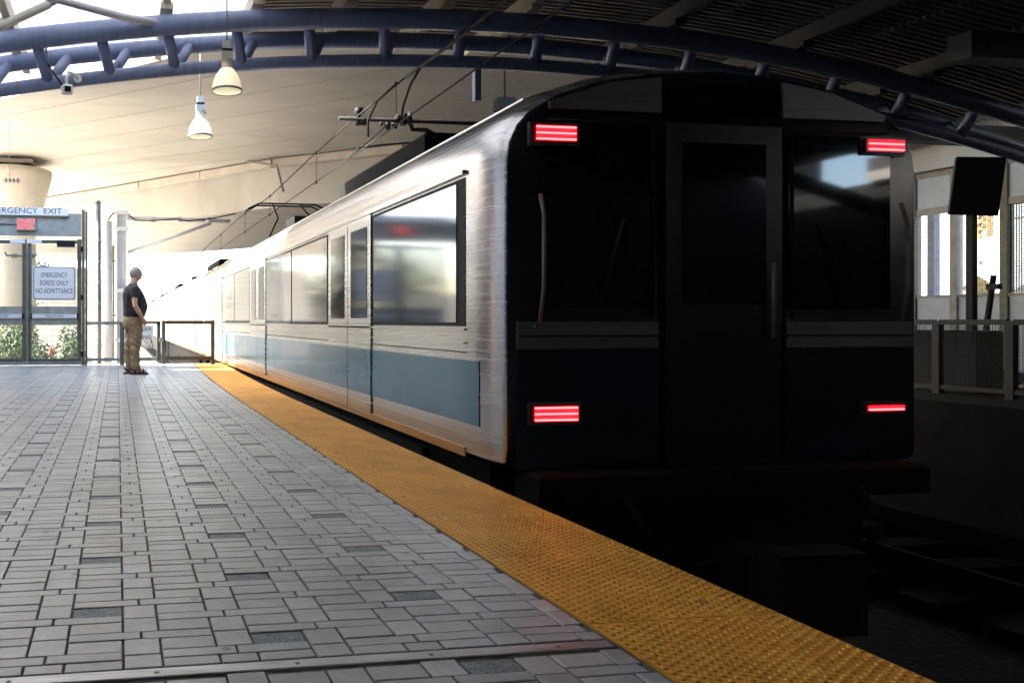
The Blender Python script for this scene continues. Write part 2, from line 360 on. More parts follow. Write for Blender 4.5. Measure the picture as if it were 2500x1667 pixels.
# metal joint cover with screws
jc = MB().cham((-4.2,1.928,-.02), (1.37,1.976,.001), .003).build('joint_cover_strip', M['strip'], plat)
sc = MB()
for i in range(14): sc.lathe((-3.6+i*.37, 1.951, .0), [(.007,0),(.007,.0015),(.004,.003)], 8)
sc.build('screws', M['galvpole'], jc)
# tactile plates
def tact():
    b = MB().box((0,0,-.03), (.632,.606,.0015))
    for i in range(22):
        for j in range(20):
            x, y = .017+i*.0285, .0155+j*.0301+(.015 if i % 2 else 0)
            if y > .597: continue
            b.lathe((x,y,.001), [(.0095,0),(.0082,.0032),(.0045,.0054)], 8)
    me = b.mesh('tactile_plate'); me.materials.append(M['tactile']); return me
tm = tact()
for i in range(24):
    y = 1.47+.61*i
    yy = y; x = edge_x(y+.3)+.003
    o = link('tactile_plate', tm, plat, (x, yy, random.uniform(0, .0018)))
    o.rotation_euler = (0, 0, -(edge_x(y+.6)-edge_x(y))/.61)
o = link('tactile_plate', tm, plat, (edge_x(1.2)+.003, .86, 0.001))
MB().prism([(1.995,-8),(2.03,-8),(2.03,9.2),(2.06,11),(2.14,13),(2.32,16.4),(2.28,16.4),(2.10,13),(2.02,11),(1.995,9.2)], -.28, -.012).build('edge_nosing', M['black'], plat)

# ------------------------------------------------------------------ train
TC = 3.55
train = empty('subway_train', 'silver and blue subway train leaving the platform with red tail lamps lit', 'train', loc=(TC, 4.05, 0))
HP = [(-1.36,.055),(-1.40,.09),(-1.40,.62),(-1.40,1.86),(-1.385,1.97),(-1.34,2.07),(-1.26,2.155),(-1.08,2.262),(-.8,2.355),(-.4,2.42),(0,2.44)]
def prof(): return HP+[(-x, z) for x, z in HP[-2::-1]]
def make_car(L, rear):
    pf = prof(); n = len(pf); b = MB()
    if rear: rings = [(0,.950,.012),(.012,.962,0),(.035,.973,.006),(.07,.984,0),(.12,.992,.002),(.2,.998,0),(.30,1,0),(.42,1,0),(L-.05,1,0),(L,.97,0)]
    else: rings = [(0,.97,0),(.05,1,0),(L-.05,1,0),(L,.97,0)]
    vs = []
    for y, s_, dz in rings:
        for x, z in pf: vs.append((x*s_, y, .9+(z-.9)*(s_ if z > .9 else 1)))
    fs = [(i*n+k, i*n+k+1, (i+1)*n+k+1, (i+1)*n+k) for i in range(len(rings)-1) for k in range(n-1)]
    fs += [(i*n+n-1, i*n, (i+1)*n, (i+1)*n+n-1) for i in range(len(rings)-1)]
    fs += [tuple(range(n))[::-1], tuple((len(rings)-1)*n+k for k in range(n))]
    b.add(vs, fs, False)
    body = b.build('car_body', [M['steel'], M['steelroof'], M['mask']], train)
    body.data.polygons.foreach_set('use_smooth', [True]*len(body.data.polygons)); body.data.set_sharp_from_angle(angle=R(38))
    for p_ in body.data.polygons:
        c_ = p_.center
        if c_.z > 1.9: p_.material_index = 1
        if abs(p_.normal.y) > .8 and rear and c_.y < .5: p_.material_index = 2
    y0 = .42 if rear else .12
    for sg in (-1, 1):
        xo = lambda d: sg*(1.40+d)
        MB().box((xo(0),y0,.87), (xo(.003),L-.12,1.80)).build('window_band', M['black'], body)
        MB().box((xo(-.004),.24 if rear else y0,.27), (xo(.004),L-.06,.66)).build('blue_stripe', M['blue'], body)
        MB().box((xo(0),y0,.705), (xo(.008),L-.06,.712)).build('belt_seam', M['black'], body)
        MB().box((xo(0),y0,.762), (xo(.016),L-.06,.772)).box((xo(0),y0,.845), (xo(.012),L-.06,.858)).box((xo(0),y0,1.82), (xo(.022),L-.06,1.845)).build('belt_rail', M['steel'], body)
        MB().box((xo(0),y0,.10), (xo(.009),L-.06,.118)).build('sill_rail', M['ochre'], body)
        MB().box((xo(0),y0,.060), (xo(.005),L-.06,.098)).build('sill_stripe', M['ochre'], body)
        # windows and doors
        y = y0+.12; seq = ['w','d','w','w','d','w','w','d','w']
        wl = (L-.12-y-3*1.34-.1)/6-.06
        for q in seq:
            if q == 'w':
                MB().cham((0,0,0), (wl,.86,.006), .005)
                o = MB().box((xo(.003),y,.895), (xo(.008),y+wl,1.775)).build('window', M['glass'], body)
                y += wl+.06
            else:
                for h in range(2):
                    ya = y+h*.66
                    d_ = MB().box((xo(.004),ya+.004,.10), (xo(.012),ya+.648,1.83)).build('door_leaf', M['steel'], body)
                    MB().box((xo(.012),ya+.10,.93), (xo(.016),ya+.55,1.72)).build('door_window', M['glass'], body)
                    MB().box((xo(.012),ya+.004,.27), (xo(.0145),ya+.648,.66)).build('door_stripe', M['blue'], body)
                y += 1.38
        for k in range(5):
            yy = y0+.9+k*(L-2.5)/4
            MB().box((xo(0),yy,1.90), (xo(-.02),yy+.01,2.0)) 
    # roof
    r_ = MB()
    for k in range(9):
        x = -.96+k*.24; zz = 2.44-abs(x)**2*.145
        r_.box((x-.012,.5,zz-.02), (x+.012,L-.4,zz+.028))
    r_.build('roof_ribs', M['steelroof'], body)
    a0 = 3.15 if rear else 3.6
    MB().cham((-.52,a0,2.38), (.62,a0+2.9,2.80), .05).build('roof_unit', M['under'], body)
    MB().cham((-.55,a0+6.0,2.38), (.55,a0+8.0,2.62), .05).build('roof_unit', M['under'], body)
    MB().box((-.9,a0+4,2.36), (.9,a0+4.6,2.5)).build('roof_box', M['under'], body)
    # underframe, bogies
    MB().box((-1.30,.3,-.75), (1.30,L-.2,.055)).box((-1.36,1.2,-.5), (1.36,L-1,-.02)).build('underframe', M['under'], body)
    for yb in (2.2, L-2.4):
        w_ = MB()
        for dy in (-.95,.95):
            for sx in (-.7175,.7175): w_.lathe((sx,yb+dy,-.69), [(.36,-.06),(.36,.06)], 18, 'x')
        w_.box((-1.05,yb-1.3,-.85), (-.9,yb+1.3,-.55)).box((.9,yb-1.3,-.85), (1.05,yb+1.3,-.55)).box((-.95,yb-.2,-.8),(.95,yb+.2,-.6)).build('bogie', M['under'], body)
    return body
L = 14.6
car0 = make_car(L, True)
car1 = make_car(L, False); car1.location.y = L+.45
for i in range(2, 5):
    c = copy_tree(car1, train); c.location.y = i*(L+.45)
for i in range(4):
    g_ = MB()
    for k in range(7): g_.box((-1.18-(k%2)*.04, .03+k*.06-.02, .1), (1.18+(k%2)*.04, .03+k*.06+.02, 2.2))
    gg = g_.build('gangway_bellows', M['black'], train, (0, L+i*(L+.45), 0))
# rear face (plane y ~ 0, facing the camera side -Y), slightly proud pieces
rf = MB().box((-1.14,-.018,.98), (-.44,-.002,2.02)).build('windshield', M['rglass'], train)
MB().box((.44,-.018,.98), (1.14,-.002,2.02)).build('windshield', M['rglass'], train)
dr = MB().box((-.38,-.03,.06), (.38,-.002,2.06)).build('end_door', M['mask'], train)
MB().box((-.27,-.036,1.0), (.27,-.030,1.95)).build('door_window', M['rglass'], dr)
MB().tube([(.30,-.06,.8),(.30,-.06,1.25)], .012, 8).build('handle', M['galvpole'], dr)
MB().box((-.36,-.02,2.12), (.36,-.002,2.28)).build('destination_blind', M['rglass'], train)
for sx in (-1, 1): MB().box((sx*1.30,-.02,.10), (sx*.42,-.002,.74)).build('end_panel', M['navy'], train)
for sx in (-1, 1):
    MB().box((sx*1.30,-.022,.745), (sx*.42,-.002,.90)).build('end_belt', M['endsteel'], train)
    MB().box((sx*1.29,-.030,.812), (sx*.42,-.022,.822)).build('belt_seam', M['black'], train)
    for k in range(5): MB().lathe((sx*(.52+k*.17),-.024,.87), [(.009,-.004),(.006,-.008)], 8, 'y').build('rivet', M['galvpole'], train)
    MB().tube([(sx*.46,-.02,.92),(sx*.46,-.02,2.05),(sx*1.12,-.02,2.05)], .010, 6).build('window_gasket', M['black'], train)
    MB().tube([(sx*.75,-.16,-.05),(sx*.72,-.34,-.26),(sx*.5,-.36,-.44),(sx*.28,-.3,-.42)], .022, 8).build('air_hose', M['under'], train)
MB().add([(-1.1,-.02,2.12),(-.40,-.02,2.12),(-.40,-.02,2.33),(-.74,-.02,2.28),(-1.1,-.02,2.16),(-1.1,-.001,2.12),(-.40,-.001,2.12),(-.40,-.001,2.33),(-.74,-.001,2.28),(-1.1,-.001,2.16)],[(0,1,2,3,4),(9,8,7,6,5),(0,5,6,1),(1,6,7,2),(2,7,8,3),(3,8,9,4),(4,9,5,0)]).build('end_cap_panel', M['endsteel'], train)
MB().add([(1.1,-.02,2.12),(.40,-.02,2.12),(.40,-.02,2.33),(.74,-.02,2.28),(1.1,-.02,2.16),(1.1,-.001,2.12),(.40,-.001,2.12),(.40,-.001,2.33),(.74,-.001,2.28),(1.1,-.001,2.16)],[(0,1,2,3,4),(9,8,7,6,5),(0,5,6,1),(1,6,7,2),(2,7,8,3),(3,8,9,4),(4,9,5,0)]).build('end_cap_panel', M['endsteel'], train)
MB().cham((-1.25,-.16,-.12), (1.25,.1,.05), .02).box((-.16,-.55,-.62), (.16,.2,-.36)).box((-.24,-.68,-.70), (.24,-.5,-.28)).build('coupler', M['under'], train)
for sx in (-1, 1):
    MB().tube([(sx*1.18,-.05,.9),(sx*1.18,-.09,1.1),(sx*1.18,-.09,1.5),(sx*1.18,-.05,1.62)], .012, 8).build('grab_rail', M['galvpole'], train)
    MB().tube([(sx*.8,-.035,1.0),(sx*.66,-.045,1.5)], .008, 6).build('wiper', M['black'], train)
def tail(x, z, w_, rows):
    h = MB().cham((-w_/2-.02,-.055-.0,-.02), (w_/2+.02,.02,.02), .004)
    hh = rows*.017+.018
    bz = MB().box((x-w_/2-.032,-.030,z-hh/2-.013), (x+w_/2+.032,-.003,z-hh/2-.001)).box((x-w_/2-.032,-.030,z+hh/2+.001), (x+w_/2+.032,-.003,z+hh/2+.013)).box((x-w_/2-.032,-.030,z-hh/2-.001), (x-w_/2-.019,-.003,z+hh/2+.001)).box((x+w_/2+.019,-.030,z-hh/2-.001), (x+w_/2+.032,-.003,z+hh/2+.001))
    hs = MB().box((x-w_/2-.018,-.045,z-hh/2), (x+w_/2+.018,-.002,z+hh/2)).build('tail_lamp', M['tailhouse'], train)
    bz.build('bezel', M['endsteel'], hs)
    for k in range(rows):
        zz = z-(rows-1)*.0085+k*.017
        MB().tube([(x-w_/2,-.05,zz),(x+w_/2,-.05,zz)], .0062, 8).build('led_row', M['tail' if k % 2 else 'tailhot'], hs)
tail(-1.08, 1.97, .24, 5); tail(1.08, 1.97, .24, 4)
tail(-1.08, .376, .26, 5); tail(1.08, .376, .24, 2)
# pantograph
pg = MB(); y0 = 11.4
pg.box((-.6,y0-.6,2.46),(.6,y0+.6,2.54)).tube([(-.4,y0+.5,2.55),(-.35,y0-.5,2.98),(-.3,y0+.25,3.36)], .019, 6).tube([(.4,y0+.5,2.55),(.35,y0-.5,2.98),(.3,y0+.25,3.36)], .019, 6)
pg.tube([(-.85,y0+.2,3.26),(-.6,y0+.2,3.38),(.6,y0+.2,3.38),(.85,y0+.2,3.26)], .019, 6).tube([(-.85,y0+.5,3.26),(-.6,y0+.5,3.38),(.6,y0+.5,3.38),(.85,y0+.5,3.26)], .019, 6)
pg.build('pantograph', M['under'], train)

# ------------------------------------------------------------------ viaduct overhead
ZS = 5.5
near_edge = [(-30,41.0),(-2.4,16.2),(1.83,12.4),(9,9.9),(60,9.9)]
far_edge = [(60,9.95+8),(16,14.5),(7.5,18.7),(4.5,20.9),(-.9,27),(-4.6,30.8),(-30,56)]
deck = MB().prism([(-6.8,20.15),(-2.4,16.2),(1.83,12.4),(9,9.9),(17,9.4),(40,9.4),(40,14),(16,14.2),(7.5,18.7),(4.5,20.9),(-.9,27),(-4.6,30.8),(-6.8,33)], ZS, ZS+1.6)
vd = tag(deck.build('viaduct_deck', M['concrete']), 'cream concrete viaduct deck whose smooth soffit covers the platform end', 'viaduct')
# shutter joints on soffit
jb = MB()
for k in range(7):
    o_ = k*1.35+.7
    jb.bar((-5.6+o_*.66,19.1+o_*.72,ZS-.003),(5.2+o_*.66,9.6+o_*.72+.9,ZS-.001), .009, .005)
jb.build('soffit_joint', M['concrete2'], vd)
# rear girder, deeper box
def off(p, q, d):
    v = Vector((q[0]-p[0], q[1]-p[1])).normalized(); return Vector((v.y, -v.x))*d
FE = [Vector((-8,34.5)),Vector((-4.6,31.0)),Vector((-.9,27.2)),Vector((4.5,21.1)),Vector((7.5,18.9)),Vector((14,15.2))]
nn = Vector((.68,.73))
gd = empty('viaduct_girder', 'deep cream concrete box girder of the next viaduct beyond the deck', 'viaduct')
lo = [(p.x, p.y) for p in FE]; hi = [(p.x+nn.x*9, p.y+nn.y*9) for p in FE][::-1]
MB().prism(lo+hi, 4.15, 6.8).build('girder', M['concrete'], gd)
# overhanging lip along the girder
for i in range(len(FE)-1):
    a, b = FE[i], FE[i+1]; Ln = (b-a).length; ns = max(1, int(Ln/2.2))
    for k in range(ns):
        p = a+(b-a)*(k/ns); q = a+(b-a)*((k+.985)/ns)
        MB().bar((p.x-.12, p.y-.12, 5.36), (q.x-.12, q.y-.12, 5.36), .24, .2).build('edge_slab', M['conc_pale'], gd)
# drain pipe on the girder
p = P(600,398,23); q = P(680,402,21.2)
MB().tube([P(600,393,21.4), P(640,399,20.9), P(676,405,20.4), P(692,468,20.3)], .03, 8).build('drain_pipe', M['galvpole'], gd)
# pier with flared capital
pc = Vector((-2.95, 22.4, 0))
pier = empty('viaduct_pier', 'round concrete pier with a flared capital above the emergency exit doors', 'pier')
MB().lathe(pc, [(.62,-1.1),(.62,3.3),(.68,3.7),(.9,4.4),(1.06,5.0),(1.08,5.2)], 28).build('column', M['conc_pale'], pier)
MB().box(pc+Vector((-.42,-.6,5.2)), pc+Vector((.42,.6,5.32))).build('bearing', M['black'], pier)
MB().box(pc+Vector((-.55,-.75,5.32)), pc+Vector((.6,.75,5.43))).build('bearing_plate', M['concrete2'], pier)
MB().box(pc+Vector((-1.05,-.2,5.2)), pc+Vector((-.7,.3,5.27))).build('shim', M['concrete2'], pier)
# insulator string at the left
ins = MB()
c0 = P(28, 441, 18)
for k in range(4): ins.lathe(c0+Vector((-.13+k*.09,0,0)), [(.02,-.03),(.06,-.015),(.06,.015),(.02,.03)], 10, 'x')
ins.tube([c0+Vector((-.2,0,0)), c0+Vector((.2,0,0))], .015, 6).tube([c0+Vector((-.05,0,0)), c0+Vector((-.05,0,1.9))], .006, 5)
tag(ins.build('insulator_string', M['galvpole']), 'small dark ribbed insulator string hanging left of the pier capital', 'insulator')

# ------------------------------------------------------------------ blue truss and canopy
def zc(x): return 4.53-.0156*(x-4.6)**2
def zl(x): return 4.14-.0158*(x-4.8)**2
truss = empty('arched_truss', 'blue tubular steel arched truss spanning the tracks and carrying the canopy', 'truss')
xs = [-6+k*.4 for k in range(54)]
MB().tube([(x,8.6,zc(x)-.02) for x in xs], .118, 20).build('top_chord', M['truss'], truss)
MB().tube([(x,9.3,zc(x)-.02) for x in xs], .10, 16).build('top_chord', M['truss'], truss)
MB().tube([(x,8.95,zl(x)) for x in xs], .077, 16).build('bottom_chord', M['truss'], truss)
nodes = [-4.35,-3.6,-2.88,-2.18,-1.48,-.783,-.076,.676,1.47,2.33,3.25,4.2,5.23,6.25,7.3,8.35,9.4,10.45,11.5]
for x in nodes:
    MB().tube([(x,8.95,zl(x)), (x-.13,8.6,zc(x-.13))], .066, 12).build('diagonal', M['truss'], truss)
    MB().tube([(x,8.95,zl(x)), (x+.22,9.3,zc(x+.22))], .062, 12).build('diagonal', M['truss'], truss)
MB().box((4.42,8.93,zl(4.4)-.48), (4.50,9.01,zl(4.4)-.05)).build('stub_hanger', M['truss'], truss)
MB().tube([(-5.6,8.95,-0.0),(-5.6,8.95,3.1)], .16, 14).build('column', M['truss'], truss)
MB().tube([(14.9,8.95,0),(14.9,8.95,2.9)], .16, 14).build('column', M['truss'], truss)
# canopy roof sheets, one curved strip after another
roof = empty('platform_canopy', 'curved metal deck canopy above the truss, dark towards the right', 'canopy')
def sheet(x0, x1, y0, y1, dz, n=3, ribs=False):
    b = MB(); st = [x0+(x1-x0)*k/n for k in range(n+1)]
    for k in range(n):
        a, c_ = st[k], st[k+1]
        b.add([(a,y0,zc(a)+dz),(c_,y0,zc(c_)+dz),(c_,y1,zc(c_)+dz),(a,y1,zc(a)+dz),(a,y0,zc(a)+dz+.05),(c_,y0,zc(c_)+dz+.05),(c_,y1,zc(c_)+dz+.05),(a,y1,zc(a)+dz+.05)],
              [(0,3,2,1),(4,5,6,7),(0,1,5,4),(1,2,6,5),(2,3,7,6),(3,0,4,7)])
    return b
xa = -4.4
for k in range(17):
    x0 = xa+k*1.0; x1 = x0+.985
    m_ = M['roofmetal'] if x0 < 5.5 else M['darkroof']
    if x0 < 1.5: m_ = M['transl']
    if x0 > 12: break
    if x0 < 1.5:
        sheet(x0, x1, -8, 2.2, .42).build('roof_panel', M['darkroof'], roof)  # panels over the near end made opaque to darken the foreground
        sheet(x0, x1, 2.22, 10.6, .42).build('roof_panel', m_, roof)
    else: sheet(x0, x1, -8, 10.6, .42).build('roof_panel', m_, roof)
# ribs of the decking, purlins
rb = MB()
for k in range(78):
    y = 3.2+k*.095
    for x in [1.6+q*.8 for q in range(14)]:
        rb.bar((x,y,zc(x)+.405), (x+.8,y,zc(x+.8)+.405), .035, .03)
tag(rb.build('decking_ribs', M['roofmetal'], roof), kind='stuff')
for x in (-2.9,-1.2,.55,1.6,2.7,3.9,5.0,6.9,8.7,10.6):
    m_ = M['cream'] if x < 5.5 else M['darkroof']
    MB().box((x-.045,-7.8,zc(x)+.20), (x+.045,10.4,zc(x)+.385)).build('purlin', m_, roof)
    MB().box((x-.07,8.5,zc(x)+.13), (x+.07,8.72,zc(x)+.2)).build('bracket', m_, roof)
    MB().box((x-.06,9.2,zc(x)+.11), (x+.06,9.4,zc(x)+.2)).build('bracket', m_, roof)
for yb in (-4.5, 4.6):
    tt = MB()
    MB().tube([(x,yb,zc(x)) for x in xs], .145, 14).build('roof_beam', M['darkroof'] , roof)
# white bracing tube and second pipe, left corner
br = empty('roof_brace', 'pale tubular brace crossing above the blue truss at the upper left', 'brace')
MB().tube([P(110,-8,7.2), P(300,42,8.2), P(385,58,8.55)], [.035,.042,.042], 10).build('tube', M['mast'], br)
MB().tube([P(383,58,8.55), P(408,62,8.6)], .03, 8).build('end_fitting', M['truss'], br)
b2 = empty('roof_brace', 'grey brace tube sloping down to the left edge above the blue truss', 'brace')
MB().tube([P(-60,95,7.8), P(0,66,7.9), P(118,12,8.1)], .045, 10).build('tube', M['galv'], b2)
MB().tube([P(112,16,8.1), P(140,2,8.15)], .03, 8).build('end_fitting', M['truss'], b2)
# conduits seen behind the truss
cn = MB().tube([P(430,113,9.9), P(700,104,9.9), P(1010,112,9.9)], .018, 6).tube([P(720,106,10.1), P(1010,104,10.1), P(1290,118,10.1)], .022, 6)
tag(cn.build('conduit', M['galvpole']), 'thin brown conduits running along behind the blue truss', 'conduit')

# pendant lamps
def lamp(px, ybot, D_guess, sc_, label):
    p = P(px, ybot, D_guess); root = empty('pendant_lamp', label, 'lamp', 'bell shaped pendant lamps', loc=p); root.scale = (sc_,)*3
    MB().lathe((0,0,0), [(.195,0),(.190,.05),(.175,.13),(.145,.2),(.10,.26),(.075,.285)], 28, cap=False).build('glass_shade', M['lampglass'], root)
    MB().lathe((0,0,0), [(.20,-.012),(.205,.0),(.20,.014),(.192,.014),(.192,-.012)], 28, cap=False).build('rim', M['galvpole'], root)
    MB().lathe((0,0,-.002), [(.19,-.004),(.10,-.022),(.01,-.03)], 24).build('bottom_lens', M['lampglass'], root)
    MB().lathe((0,0,0), [(.09,.283),(.072,.295),(.072,.40),(.08,.405)], 20).build('neck', M['cream'], root)
    MB().cham((-.072,-.06,.405), (.072,.06,.50), .008).build('ballast_box', M['galv'], root)
    MB().box((-.066,-.055,.50), (.066,.055,.535)).build('vent_band', M['black'], root)
    MB().box((-.05,-.04,.535), (.05,.04,.64)).build('hanger_block', M['galv'], root)
    for s in (-1, 1): MB().lathe((s*.082,0,.375), [(.018,-.01),(.018,.01)], 10, 'y').build('latch', M['galvpole'], root)
    MB().tube([(0,0,.64),(0,0,(zc(p.x)+.3 if D_guess < 10.5 else ZS)/1-p.z)/1 if False else (0,0,((zc(p.x)+.3 if D_guess < 10.5 else ZS)-p.z)/sc_)], .010, 8).build('stem', M['galvpole'], root)
    return root
lamp(554, 222, 8.0, .82, 'nearer and larger lit bell pendant lamp, hanging lower right in front of the truss')
lamp(489, 333, 12.2, 1.0, 'farther and smaller lit bell pendant lamp, hanging lower behind the truss')

# cctv camera
cc = empty('security_camera', 'small white security camera on a curved arm fixed to the blue truss', 'camera')
p0 = P(190,193,8.84)
MB().lathe(p0, [(.045,0),(.045,-.012)], 16, 'y').build('flange', M['white'], cc)
MB().tube([p0, p0+Vector((-.03,-.12,.01)), p0+Vector((-.09,-.22,0)), p0+Vector((-.11,-.24,-.06)), p0+Vector((-.11,-.24,-.14))], .018, 10).build('arm', M['white'], cc)
h0 = p0+Vector((-.11,-.24,-.2)); hb = MB().cham((-.055,-.16,-.05), (.055,.13,.05), .014)
ho = hb.build('housing', M['white'], cc, h0); ho.rotation_euler = (R(14), 0, R(8))
MB().box((-.034,-.163,-.03), (.034,-.158,.03)).build('lens_window', M['black'], ho)
q0 = P(112,118,8.8)
MB().tube([q0, q0+Vector((0.02,-.02,-.18)), P(126,172,8.62), P(150,205,8.6), P(158,214,8.6)], .012, 8).build('cable', M['black'], cc)

# ------------------------------------------------------------------ overhead line
ol = empty('contact_wire', 'thin lower overhead wire running along above the train roof', 'wire')
MB().tube([(3.55,-6,3.43),(3.55,11,3.42),(3.55,22,3.43),(3.5,50,3.44),(3.55,120,3.45)], .009, 6).build('wire', M['wire'], ol)
me_ = empty('messenger_wire', 'thick upper overhead cable sagging above the contact wire', 'wire')
MB().tube([(3.55,-6,3.9),(3.55,4.5,3.86),(3.55,7.5,3.87),(3.55,9.0,3.93)], .020, 8).tube([(3.55,8.8,3.93),(3.55,11.1,3.97),(3.55,14,3.93),(3.55,17.5,3.84),(3.55,22,3.95),(3.5,36,3.82),(3.5,50,3.95)], .011, 6).build('wire', M['wire'], me_)
def hang(y, z0, z1, r=.005): return MB().tube([(3.55,y,z0),(3.555,y+.01,(z0+z1)/2),(3.55,y,z1)], r, 5).lathe((3.55,y,z1-.02), [(.018,-.03),(.018,.03)], 6).lathe((3.55,y,z0-.0), [(.018,-.03),(.018,.03)], 6)
for i, (y, z0) in enumerate(((9.35,3.95),(13.3,3.94),(17.5,3.85),(21,3.93),(26,3.9),(31,3.86))):
    hang(y, z0, 3.43).build('dropper', M['wire'], me_)
# jumper cables
MB().tube([(3.55,8.55,3.91),(3.56,8.9,3.80),(3.57,9.15,3.62),(3.56,9.2,3.46)], .016, 8).build('jumper_cable', M['wire'], me_)
MB().tube([(3.55,9.35,3.95),(3.5,9.9,3.90),(3.48,10.25,3.72),(3.5,10.3,3.50)], .016, 8).build('jumper_cable', M['wire'], me_)
# cantilever arm at Y 11
ca = empty('cantilever_arm', 'black horizontal bracket arm with clamps holding the overhead wires above the train', 'bracket arm')
zA = 3.87
a0 = P(827,289,11.0)
MB().tube([a0, (6.6,11.0,a0.z)], .032, 12).build('arm', M['wire'], ca)
ax = P(876,287,11).x
MB().lathe((ax,11,a0.z+.03), [(.06,-.12),(.03,-.08),(.03,.04),(.09,.07),(.05,.1),(.07,.13)], 10).lathe((ax+.09,11,a0.z-.03), [(.04,-.06),(.05,0),(.02,.06)], 8).build('cable_clamp', M['wire'], ca)
kx = P(985,289,11).x
MB().lathe((kx,11,a0.z), [(.05,-.07),(.07,-.02),(.05,.04),(.06,.09),(.02,.12)], 10).lathe((kx-.09,11,a0.z), [(.035,-.04),(.05,.04),(.02,.1)], 8).lathe((kx+.1,11,a0.z), [(.03,-.06),(.045,.04),(.015,.14)], 8).build('insulator', M['wire'], ca)
MB().tube([(kx+.12,11,a0.z-.05), (kx+.14,11,a0.z-.13), P(1040,318,11), P(1110,356,11)], .036, 10).build('brace', M['wire'], ca)
MB().tube([P(873,371,11), P(874,360,11), P(930,354,11), P(1026,347,11)], .014, 8).lathe(P(1030,345,11), [(.03,-.05),(.05,0),(.03,.06)], 8, 'x').tube([P(1030,345,11), P(1043,325,11)], .03, 8).build('steady_arm', M['wire'], ca)
cl = P(946,305,11.6)
MB().lathe(cl, [(.03,-.08),(.055,-.02),(.05,.04),(.02,.06)], 8).lathe(cl+Vector((-.1,0,.02)), [(.02,-.04),(.03,0),(.01,.06)], 6).lathe(cl+Vector((.1,0,0)), [(.02,-.05),(.03,0),(.01,.05)], 6).tube([cl, (3.55,11.6,3.43)], .012, 5).build('wire_grip', M['wire'], ca)
mp_ = MB().tube([(6.6,11,-1.3),(6.6,11,4.15)], .09, 12)
mp_.build('mast', M['galvpole'], ca)
bxp = P(1232,258,12.5)
tag(MB().cham((bxp.x-.16,12.4,bxp.z-.10), (bxp.x+.16,12.6,bxp.z+.12), .01).tube([(bxp.x,12.5,bxp.z+.1),(bxp.x,12.5,ZS)], .015, 6).build('ceiling_speaker', M['black']), 'small black box hanging from the soffit just above the train roof', 'speaker')

# far catenary mast
fm = empty('catenary_mast', 'pale painted catenary mast with a horizontal arm beyond the platform end', 'mast')
ym = 22.0
ma, mb2 = P(284,515,ym), P(309,515,ym)
b = MB().box((ma.x,ym-.16,-1.1), (ma.x+.035,ym+.16,ma.z)).box((mb2.x-.035,ym-.16,-1.1), (mb2.x,ym+.16,ma.z)).box((ma.x,ym-.02,-1.1), (mb2.x,ym+.02,ma.z))
b.build('column', M['mast'], fm)
for yy in (520,560,710,830):
    c_ = P(280,yy,ym); d_ = P(313,yy,ym); MB().box((c_.x,ym-.2,c_.z-.06), (d_.x,ym+.2,c_.z+.06)).build('band', M['mast'], fm)
MB().tube([P(311,533,ym), P(562,540,ym)], .06, 10).build('arm', M['mast'], fm)
MB().tube([P(313,616,ym), P(420,580,ym), P(515,545,ym)], .05, 10).build('strut', M['mast'], fm)
MB().tube([P(264,537,ym-.1), P(275,522,ym-.1), P(297,515,ym-.1), P(314,524,ym-.1), P(330,538,ym-.1), P(370,539,ym-.1), P(430,535,ym-.1), P(460,540,ym-.1), P(520,533,ym-.1), P(575,522,ym-.1)], .02, 6).build('cable', M['wire'], fm)
for px in (372,436,508): MB().tube([P(px,530,ym), P(px,544,ym)], .085, 8).build('clip', M['mast'], fm)
sp = empty('pale_post', 'slim pale post standing just left of the catenary mast', 'post')
MB().tube([P(262,880,ym-1.2)-Vector((0,0,.6)), P(262,540,ym-1.2)], .13, 10).build('tube', M['mast'], sp)
MB().tube([P(276,880,ym-.6), P(276,600,ym-.6)], .04, 8).build('side_pipe', M['galv'], sp)
for yy in (637,770): MB().tube([P(258,yy,ym-.9), P(283,yy,ym-.9)], .03, 8).build('strap', M['galv'], sp)
gp = empty('fence_pole', 'tall weathered grey pole beside the emergency exit doors', 'pole')
MB().tube([P(243,900,16.6)-Vector((0,0,.6)), P(239,492,16.6)], .058, 12).build('tube', M['galvpole'], gp)
MB().lathe(P(239,492,16.6), [(.066,-.05),(.066,.0),(.03,.02)], 12).build('cap', M['galvpole'], gp)
for yy in (590,640,690,740): MB().lathe(P(241,yy,16.6), [(.064,-.02),(.064,.02)], 12).build('band', M['galv'], gp)
# chain-link mesh between the doors and the pole
cl = MB(); A = P(209,555,16.5); B = P(240,888,16.5)
def seg(x0,z0,x1,z1):
    xmn, xmx = A.x, B.x; zmn, zmx = B.z, A.z
    dx, dz = x1-x0, z1-z0; t0, t1 = 0, 1
    for d, lo_, hi_, s0 in ((dx,xmn,xmx,x0),(dz,zmn,zmx,z0)):
        ta, tb = (lo_-s0)/d, (hi_-s0)/d
        if ta > tb: ta, tb = tb, ta
        t0, t1 = max(t0,ta), min(t1,tb)
    if t1 > t0: cl.tube([(x0+dx*t0,16.5,z0+dz*t0),(x0+dx*t1,16.5,z0+dz*t1)], .0028, 4, cap=False)
for k in range(-60, 60):
    x = A.x+k*.055; seg(x, B.z, x+3.2*.7, B.z+3.2); seg(x, B.z, x-3.2*.7, B.z+3.2)
tag(cl.build('chain_link_fence', M['galv']), 'narrow strip of chain link fence between the exit doors and the grey pole', 'fence')

